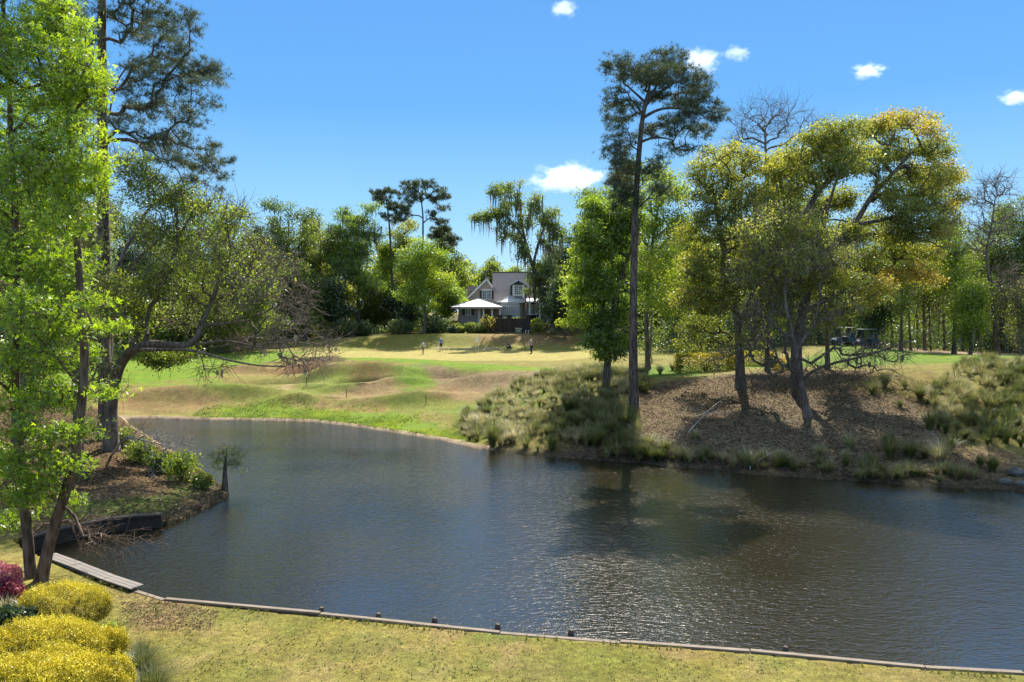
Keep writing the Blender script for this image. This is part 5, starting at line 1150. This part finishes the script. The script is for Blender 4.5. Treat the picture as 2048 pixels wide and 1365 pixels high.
V, f, n = blades(C, g, .15, 5, .9, .025, 2); tag(mesh_np("grass", V, [f], M['lf_lime'], None, np.tile(np.clip(.45+1.6*np.repeat(fbm(C[:,0]*.8, C[:,1]*.8, 3)-.5, 5)+g.normal(size=n)*.15, 0, 1), 2)), "longer bright green grass along the far shore of the pond", "shore grass", kind="stuff")
x = g.uniform(-11, 13, 2600); y = g.uniform(12.3, 20, 2600); kp = (g.random(2600) < 1.3*sst(.45, .62, fbm(x*.7+5, y*.7, 3))) & (poly_sd(np.column_stack([x, y]), POND) > .15); x, y = x[kp], y[kp]
C = np.column_stack([x, y, H(x, y)]); C[:,:2] += 0; V, f, n = blades(C, g, .055, 26, 1.6, .007, 2); tag(mesh_np("grass", V, [f], M['lf_lawn'], None, np.tile(np.clip(.38+g.normal(size=n)*.2, 0, 1), 2)), "greener unmown tufts scattered through the near lawn", "lawn grass", kind="stuff")
e = np.array(dens(bk[:11], .12)); e = e[(np.abs(e[:,0]) < 15)]; e = e[g.random(len(e)) < sst(.45, .6, fbm(e[:,0]*.9, e[:,1]*.9, 3))]; e = e+np.stack([g.normal(size=len(e))*.05, -.16-.10*g.random(len(e))], 1)
C = np.column_stack([e, H(e[:,0], e[:,1])]); V, f, n = blades(C, g, .13, 22, .9, .007, 2); tag(mesh_np("grass", V, [f], M['lf_lawn'], None, np.tile(np.clip(.3+g.normal(size=n)*.2, 0, 1), 2)), "longer grass fringe growing against the bulkhead", "edge grass", kind="stuff")
C = scatter_poly([(1180,915),(1300,905),(1480,915),(1700,930),(1900,945),(1960,960),(1900,975),(1650,957),(1430,938),(1200,920)], 85, g); V, f, n = blades(C, g, g.uniform(.4, 1.0, 85), 120, 1.1, .016, out=(0,-.3,0)); tag(mesh_np("dry_grass", V, [f], M['lf_straw'], None, np.tile(np.clip(np.repeat(g.uniform(.1,.75,85), 120)+g.normal(size=n)*.15, 0, 1), 3)), "dry grass and sedge trailing along the shaded right waterline", "dry grass", kind="stuff")
def litter(pts, n, size, mat, label, seed, world=False):
    g = np.random.default_rng(seed); C = scatter_poly(pts, n, g, world); C[:,2] += .012; V, f = leaf_quads(C, g, size, .7, 2.0, 0, .7); tag(mesh_np("fallen_leaves", V, [f], M[mat], None, g.random(len(f))), label, "leaf litter", kind="stuff")
litter([(1190,915),(1200,830),(1260,780),(1400,760),(1560,742),(1750,745),(1870,770),(1880,860),(1980,920),(1990,970),(1700,958),(1500,938),(1300,922)], 46000, .085, 'lf_litter', "dead brown leaves carpeting the right bank under the oaks", 1)
litter([tuple(p) for p in list(p_lb)+[at(-100,870,44)[:2], at(-100,1020,28)[:2]]+list(p_rw)], 30000, .085, 'lf_litter', "dead brown leaves and pine straw carpeting the left bank", 2, True)
litter([(240,1205),(330,1204),(440,1228),(420,1265),(300,1268),(250,1245)], 1500, .05, 'lf_litter', "brown fallen leaves on the lawn beside the golden bushes", 3)
litter([(330,1210),(1000,1275),(2048,1358),(2048,1364),(300,1364)], 2600, .035, 'lf_litter', "small dead leaves dotted over the near lawn", 4)

# ------------------------------------------------------------------ young cypress standing in the water
p = onz(450, 985, 0); p[2] = gz(p[0], p[1]); D = p[1]
tree("young_cypress", "small young cypress with a swollen dark base standing in the water off the left bank", "tree",
     [([p, at(450,962,D), at(450,940,D), at(452,915,D), at(452,898,D)], .16, .025)], L_(D, [(438,912,17,16,.4),(472,914,19,17,.4),(456,902,24,11,.5),(432,930,12,12,.4),(482,934,12,14,.4),(456,925,28,14,.4)], .35),
     110, ('feather', 16, .055, .13, 'lf_cyp'), r_tip=.004, bark='bark_dark', seed=71, step=.12, attach=.55, twigs=4, twig_len=.22, twig_r=.0035, wig=.15, flare=.5, maxbr=.2)
# fallen dead branch on the right bank
def deadbranch(a, b, label, seed, n=16):
    a = G(*a); b = G(*b); a[2] += .12; b[2] += .3; g = np.random.default_rng(seed)
    tree("fallen_branch", label, "branch", [([a, (a+b)/2+np.array([0,0,.15]), b], .045, .015)], [( (a+b)[0]/2, (a+b)[1]/2, (a+b)[2]/2+.2, abs(b-a)[0]/2+.2, .5, .35, .5, 1)], n, None, r_tip=.008, bark='bark_pale', seed=seed, step=.25, twigs=3, twig_len=.35, flare=0, wig=.3, twig_r=.006)
deadbranch((1378,868), (1445,808), "pale dead branch fallen on the leaves right of the tall pine", 81)
deadbranch((1500,940), (1560,915), "small dead branch lying near the water on the right bank", 82, 10)
# stones at the right shore
for i, (px, py, s, lb) in enumerate([(2032,952,.42,"big grey stone at the right shore edge"),(2012,968,.28,"flat grey stone below the big one at the right shore"),(2044,972,.3,"grey stone at the right photo edge on the waterline"),(1840,945,.22,"small pale stone at the foot of the sandy runnel")]):
    p = G(px, py); g = np.random.default_rng(90+i); m = MB(); m.ball((p[0], p[1], p[2]+s*.25), s, s*.8, s*.55, 12, 8); m.V = [tuple(np.array(v)+g.normal(size=3)*s*.06) for v in m.V]; o = m.build("stone", M['stone']); tag(o, lb, "stone", "stones at the right shore")

# ------------------------------------------------------------------ stakes, post, utility box, pipes, flag, markers
for px, py, h, lb in [(613,772,.75,"thin brown stake on the slope under the reddish hollow"),(693,796,.7,"thin brown stake right of the middle mounds"),(852,808,.75,"thin brown stake nearest the bunch grass")]:
    p = G(px, py); m = MB(); m.tube([(p[0],p[1],p[2]-.1),(p[0],p[1],p[2]+h*.94),(p[0],p[1],p[2]+h)], [.03,.03,.015], 8); o = m.build("stake", M['stake']); tag(o, lb, "stake", "brown stakes along the slope")
p = at(760, 660, 119); p[2] = gz(p[0], p[1]); m = MB(); m.tube([p-np.array([0,0,.1]), p+np.array([0,0,1.2]), p+np.array([0,0,1.25])], [.06,.06,.03], 8); tag(m.build("white_post", M['white']), "thin white post at the mulch edge below the two far pines", "post")
p = at(1037, 655, 116); p[2] = gz(p[0], p[1]); ut = empty("utility_box", p, "grey-green utility box on the pine straw before the garden wall", "utility box")
m = MB(); m.box(p[0]-.5,p[0]+.5,p[1]-.35,p[1]+.35,p[2],p[2]+.78); m.build("cabinet", M['utility'], ut, bevel=.03); m = MB(); m.box(p[0]-.55,p[0]+.55,p[1]-.4,p[1]+.4,p[2]+.783,p[2]+.86); m.build("lid", M['utility'], ut, bevel=.02)
m = MB(); m.box(p[0]-.12,p[0]+.14,p[1]-.362,p[1]-.353,p[2]+.42,p[2]+.56); m.build("label_plate", M['white'], ut)
for dx, lb in ((0, "left white stub pipe beside the utility box"), (.45, "right white stub pipe beside the utility box")):
    q = at(1051, 655, 116); q[0] += dx; q[2] = gz(q[0], q[1]); m = MB(); m.tube([q-np.array([0,0,.1]), q+np.array([0,0,.42]), q+np.array([.06,0,.52]), q+np.array([.2,0,.52])], .06, 8); tag(m.build("pipe", M['white']), lb, "pipe", "white pipes by the utility box")
p = G(957, 705.5); fl = empty("golf_flag", p, "white flag on a thin pole standing in the green", "flag"); m = MB(); m.tube([p-np.array([0,0,.1]), p+np.array([0,0,2.15])], .014, 6); m.build("pole", M['white'], fl)
m = MB(); z0 = p[2]+2.1; V = []
for i in range(5):
    t = i/4; V += [(p[0]-.02-.30*t, p[1]+.06*math.sin(t*5), z0-.35*t-.02), (p[0]-.02-.30*t, p[1]+.06*math.sin(t*5), z0-.62-.15*t)]
m.add(V, [(2*i,2*i+1,2*i+3,2*i+2) for i in range(4)]); o = m.build("flag_cloth", M['cloth_white'], fl); sm = o.modifiers.new("thickness", 'SOLIDIFY'); sm.thickness = .01
for px, py, lb in [(893,697,"left white marker on the back fringe of the green"),(898,698,"second white marker, touching close right of the left one"),(934,701,"white marker lying alone nearest the flag")]:
    p = G(px, py+1); m = MB(); m.ball((p[0],p[1],p[2]+.07), .085,.085,.075, 10, 6); tag(m.build("tee_marker", M['white']), lb, "marker", "white markers on the green")

# ------------------------------------------------------------------ golf carts
def cart(px, D, label, first=None):
    p = at(px, 690, D); p[2] = gz(p[0], p[1]); root = empty("golf_cart", (0,0,0), label, "golf cart", "golf carts parked before the wood")
    def bx(name, mat, x0,x1,y0,y1,z0,z1,par=root,bv=.04): m = MB(); m.box(x0,x1,y0,y1,z0,z1); return m.build(name, M[mat], par, bevel=bv)
    # x is the long axis, nose to the left
    m = MB(); m.add([(-1.15,-.55,.28),(-1.15,.55,.28),(-1.15,.55,.62),(-1.15,-.55,.62),(-.55,-.58,.86),(-.55,.58,.86),(-.45,-.58,.28),(-.45,.58,.28)], [(0,3,2,1),(3,4,5,2),(4,6,7,5),(0,6,4,3),(1,2,5,7),(0,1,7,6)]); cowl = m.build("cowl", M['cart_body'], root, bevel=.05)
    bx('floor', 'black', -.46,.4,-.56,.56,.26,.34); bx('rear_body', 'cart_body', .25,1.15,-.58,.58,.32,.82); bx('seat', 'grey', -.02,.52,-.55,.55,.823,.93); bx('backrest', 'grey', .50,.62,-.55,.55,.95,1.28)
    bx('roof', 'cart_roof', -.75,.95,-.60,.60,1.86,1.92)
    for x0,x1,nm in ((-.62,-.66,"post"),(.72,.82,"post")):
        for y in (-.54,.54): m = MB(); m.tube([(x0,y,.80),(x1,y,1.86)], .022, 6); m.build("post", M['black'], root)
    m = MB(); m.add([(-.63,-.5,.88),(-.63,.5,.88),(-.66,.5,1.8),(-.66,-.5,1.8)], [(0,1,2,3)]); o = m.build("windscreen", M['glass'], root); o.modifiers.new("thickness", 'SOLIDIFY').thickness = .01
    for x in (-.8,.78):
        for y in (-.52,.52):
            m = MB(); m.tube([(x,y-.09,.23),(x,y+.09,.23)], .23, 16); w = m.build("wheel", M['black'], root, bevel=.02); m = MB(); m.tube([(x,y-.096,.23),(x,y+.096,.23)], .11, 12); m.build("rim", M['cart_roof'], w)
    m = MB(); m.tube([(-.5,-.25,.85),(-.3,-.25,1.08)], .02, 6)
    ring = [(-.3+.06*math.cos(a), -.25+.17*math.sin(a), 1.08+.14*math.cos(a)) for a in np.linspace(0, 2*math.pi, 13)]; m.tube(ring, .014, 5); m.build("steering_wheel", M['black'], root)
    for y in (-.28,.28): m = MB(); m.tube([(.95,y,.5),(1.02,y,1.25),(1.03,y,1.32)], [.14,.15,.10], 10); b = m.build("golf_bag", M['cart_body'] if y < 0 else M['black'], root); m = MB(); [m.tube([(1.02+dx,y+dy,1.3),(1.04+dx*1.5,y+dy*1.5,1.55)], .012, 5) for dx,dy in ((.04,.03),(-.03,.04),(.02,-.05))]; m.build("clubs", M['steel'], b)
    for y in (-.4,.4): m = MB(); m.ball((-1.16,y,.55), .03,.08,.05, 8, 5); m.build("headlight", M['white'], root)
    root.location = tuple(p); root.rotation_euler = (0,0,math.radians(8)); return root
cart(1686, 80.5, "left one of two blue golf carts parked in the shade before the right wood"); cart(1732, 80.5, "right one of two blue golf carts, its pale roof clearer, beside a thin dark trunk")

# ------------------------------------------------------------------ golfers
def skin_obj(name, pts, edges, mat, parent, root_i=0, sub=1):
    me = bpy.data.meshes.new(name); me.from_pydata([p[:3] for p in pts], edges, []); o = bpy.data.objects.new(name, me); COL.objects.link(o)
    if parent is not None: o.parent = parent
    md = o.modifiers.new("skin", 'SKIN'); md.use_smooth_shade = True
    for i, p in enumerate(pts):
        r = p[3] if not isinstance(p[3], tuple) else p[3]; v = me.skin_vertices[0].data[i]; v.radius = (r, r) if not isinstance(r, tuple) else r; v.use_root = (i == root_i)
    s = o.modifiers.new("subdivision", 'SUBSURF'); s.levels = sub; s.render_levels = sub; me.materials.append(mat); return o
def golfer(loc, rotz, J, label, shirt, legs, cap=None, hairm=None, shorts=False, shoes='cloth_white', club=None):
    """J: joints in metres, person frame (facing -Y)"""
    root = empty("person", (0,0,0), label, "person", "golfers on the green")
    pts = []; E = []; ix = {}
    def P(nm, c, r, par=None):
        pts.append((c[0], c[1], c[2], r)); ix[nm] = len(pts)-1
        if par: E.append((ix[par], ix[nm]))
    P('pelvis', J['pelvis'], .13); P('waist', J['waist'], .115, 'pelvis'); P('chest', J['chest'], .135, 'waist'); P('neckb', J['neckb'], .07, 'chest'); P('neck', J['neck'], .055, 'neckb'); P('head', J['head'], .085, 'neck'); P('crown_', J['crown'], .07, 'head')
    for s in ('l', 'r'):
        P('sh'+s, J['sh'+s], .065, 'neckb'); P('el'+s, J['el'+s], .043, 'sh'+s); P('wr'+s, J['wr'+s], .028, 'el'+s); w = np.array(J['wr'+s]); e = np.array(J['el'+s]); d = (w-e)/np.linalg.norm(w-e); pa = w+d*.06; P('palm'+s, pa, .03, 'wr'+s)
        side = np.cross(d, (0,1,0)); side /= np.linalg.norm(side)+1e-9
        for q, off in enumerate((-.03,-.01,.01,.03)): P(f'f{q}{s}', pa+d*(.06+.01*(q in (1,2)))+side*off, .009, 'palm'+s)
        P('th'+s, w+d*.05+side*.055, .01, 'palm'+s)
        P('hp'+s, J['hp'+s], .085, 'pelvis'); P('kn'+s, J['kn'+s], .058, 'hp'+s); P('an'+s, J['an'+s], .04, 'kn'+s); a = np.array(J['an'+s]); P('toe'+s, a+np.array([0,-.14,-.04]), .035, 'an'+s)
    skin_obj("body", pts, E, M['skin'], root)
    sh = [(*J['pelvis'], .15), (*J['waist'], .135), (*J['chest'], .155), (*J['neckb'], .09)]; Es = [(0,1),(1,2),(2,3)]
    for s in ('l', 'r'):
        a = np.array(J['sh'+s]); b = np.array(J['el'+s]); i = len(sh); sh += [(*a, .082), (*(a+(b-a)*.75), .066)]; Es += [(3,i),(i,i+1)]
    skin_obj("shirt", sh, Es, M[shirt], root)
    lg = [(*(np.array(J['pelvis'])-np.array([0,0,.02])), .158)]; El = []
    for s in ('l', 'r'):
        h = np.array(J['hp'+s]); kk = np.array(J['kn'+s]); a = np.array(J['an'+s]); i = len(lg); lg += [(*h, .105), (*(h+(kk-h)*.9), .085)]; El += [(0,i),(i,i+1)]
        if not shorts: lg += [(*kk, .078), (*(kk+(a-kk)*.92), .06)]; El += [(i+1,i+2),(i+2,i+3)]
    skin_obj("shorts" if shorts else "trousers", lg, El, M[legs], root)
    for s in ('l', 'r'):
        a = np.array(J['an'+s]); m = MB(); m.ball((a[0], a[1]-.06, a[2]-.045), .05, .14, .045, 10, 6); m.build("shoe", M[shoes], root, smooth=True)
    hd = np.array(J['head']); cr = np.array(J['crown']); up = (cr-hd)/np.linalg.norm(cr-hd)
    m = MB(); m.ball(tuple(hd+up*.055+np.array([0,.012,0])), .088,.098,.07, 12, 6)
    m.build("cap" if cap else "hair", M[cap or hairm or 'hair'], root, smooth=True)
    if cap: m = MB(); m.ball(tuple(hd+up*.045+np.array([0,-.12,0])), .07,.08,.012, 10, 5); m.build("cap_peak", M[cap], root)
    m = MB(); f = hd+np.array([0,-.085,-.01]); m.ball(tuple(f), .012,.02,.02, 6, 5); m.build("nose", M['skin'], root)
    m = MB(); [m.ball(tuple(hd+np.array([sx*.03,-.078,.015])), .012,.008,.008, 6, 5) for sx in (-1,1)]; m.ball(tuple(hd+np.array([0,-.078,-.045])), .022,.006,.006, 6, 5); m.build("face_marks", M['hair'], root)
    if club: m = MB(); m.tube([club[0], club[1]], .009, 6); m.box(club[1][0]-.06, club[1][0]+.05, club[1][1]-.02, club[1][1]+.02, club[1][2]-.02, club[1][2]+.02); c = m.build("putter", M['steel'], None); tag(c, club[2], "putter"); c.location = tuple(loc); c.rotation_euler = (0,0,rotz)
    root.location = tuple(float(v) for v in loc); root.rotation_euler = (0,0,rotz); return root
def stand(arms='down', spread=.13, lean=0.0):
    J = dict(pelvis=(0,0,.95), waist=(0,.0-lean*.3,1.12), chest=(0,-lean*.7,1.33), neckb=(0,-lean,1.48), neck=(0,-lean*1.1,1.55), head=(0,-lean*1.25,1.65), crown=(0,-lean*1.3,1.72),
        shl=(-.19,-lean,1.45), shr=(.19,-lean,1.45), hpl=(-.10,0,.90), hpr=(.10,0,.90), knl=(-spread,-.02,.50), knr=(spread,-.02,.50), anl=(-spread*1.2,.02,.09), anr=(spread*1.2,.02,.09))
    if arms == 'down': J.update(ell=(-.25,.02,1.18), elr=(.25,.02,1.18), wrl=(-.24,-.08,.95), wrr=(.24,-.08,.95))
    if arms == 'hips': J.update(ell=(-.42,.10,1.22), elr=(.42,.10,1.22), wrl=(-.20,.02,1.03), wrr=(.20,.02,1.03))
    if arms == 'front': J.update(ell=(-.22,-.10-lean,1.20), elr=(.22,-.10-lean,1.20), wrl=(-.05,-.30-lean,1.08), wrr=(.05,-.30-lean,1.06))
    return J
p = G(846, 710); golfer(p, math.radians(75), stand('front', .17), "golfer in a pale blue shirt and grey shorts standing leftmost on the green", 'cloth_lblue', 'cloth_grey', None, 'hair', True, club=((0,-.34,1.02),(.12,-.55,.04),"putter held by the leftmost golfer in pale blue"))
p = G(882, 702.5); golfer(p, math.radians(175), stand('hips', .12), "golfer in a blue shirt and white cap standing with hands on hips", 'cloth_blue', 'cloth_dark', 'cloth_white', None, True, shoes='cloth_dark')
p = G(1063, 707.5); golfer(p, math.radians(-60), stand('front', .09, .08), "golfer in a slate shirt, dark trousers and white cap, rightmost on the green", 'cloth_slate', 'cloth_dark', 'cloth_white', None, False, shoes='cloth_dark', club=((0,-.40,1.0),(-.1,-.5,.04),"putter held by the rightmost golfer in slate"))
cr_ = dict(pelvis=(0,.12,.36), waist=(0,.06,.53), chest=(0,-.10,.70), neckb=(0,-.22,.82), neck=(0,-.27,.88), head=(0,-.33,.96), crown=(0,-.35,1.03), shl=(-.19,-.20,.80), shr=(.19,-.20,.80), ell=(-.24,-.36,.60), elr=(.24,-.36,.60), wrl=(-.08,-.48,.72), wrr=(.08,-.48,.72),
    hpl=(-.11,.08,.34), hpr=(.11,.08,.34), knl=(-.18,-.32,.46), knr=(.18,-.30,.40), anl=(-.16,-.12,.09), anr=(.16,.02,.09))
p = G(1019, 700.5); golfer(p, math.radians(-70), cr_, "golfer in dark purple crouching low in the tree shadow to read a putt", 'cloth_navy', 'cloth_dark', 'cloth_dark', None, False)

# ------------------------------------------------------------------ clouds: closed bodies of thin vapour far away
def cloud(px, py, wpx, hpx, label, seed, dens=.02, D=2600, cov=.5):
    c = at(px, py, D); k = D/F; rx, rz = wpx/2*k, hpx/2*k; m, N, L = newmat("cloud vapour")
    tc = N.new("ShaderNodeTexCoord"); n = N.new("ShaderNodeTexNoise"); n.inputs['Scale'].default_value = 2.2; n.inputs['Detail'].default_value = 7; n.inputs['Roughness'].default_value = .68
    mp = N.new("ShaderNodeMapping"); mp.inputs['Location'].default_value = (seed*3.1, seed*1.7, 0); mp.inputs['Scale'].default_value = (rx/rz*.62, 1, 1); L.new(tc.outputs['Object'], mp.inputs[0]); L.new(mp.outputs[0], n.inputs['Vector'])
    ln = N.new("ShaderNodeVectorMath"); ln.operation = 'LENGTH'; L.new(tc.outputs['Object'], ln.inputs[0])
    fall = N.new("ShaderNodeMapRange"); L.new(ln.outputs['Value'], fall.inputs[0]); fall.inputs[1].default_value = .15; fall.inputs[2].default_value = 1.0; fall.inputs[3].default_value = .22; fall.inputs[4].default_value = -.22
    ad = N.new("ShaderNodeMath"); ad.operation = 'ADD'; L.new(n.outputs['Fac'], ad.inputs[0]); L.new(fall.outputs[0], ad.inputs[1])
    mr = N.new("ShaderNodeMapRange"); L.new(ad.outputs[0], mr.inputs[0]); mr.inputs[1].default_value = cov; mr.inputs[2].default_value = cov+.22; mr.inputs[3].default_value = 0; mr.inputs[4].default_value = dens
    v = N.new("ShaderNodeVolumePrincipled"); v.inputs['Color'].default_value = (1,1,1,1); v.inputs['Anisotropy'].default_value = .2; L.new(mr.outputs[0], v.inputs['Density'])
    o_ = N.new("ShaderNodeOutputMaterial"); L.new(v.outputs[0], o_.inputs['Volume'])
    mb = MB(); mb.ball((0,0,0), 1,1,1, 24, 14); o = mb.build("cloud", m); o.location = tuple(c); o.scale = (rx, rx*.6, rz); tag(o, label, "cloud", "small white clouds")
for a in [(1135,358,246,86,"largest white cloud, low above the moss-hung oak",1,.03),(1127,18,87,56,"small bright cloud at the top edge",2,.03),(1403,122,130,84,"ragged cloud just right of the tall pine's top",3,.03),
          (1475,108,81,56,"thin wispy cloud right of the ragged one",4,.018),(1737,143,107,50,"small flat cloud high above the golden oak",5,.03),(2030,196,101,50,"small cloud near the right edge",6,.03)]: cloud(*a)
S.cycles.volume_step_rate = 4.0; S.cycles.volume_max_steps = 64
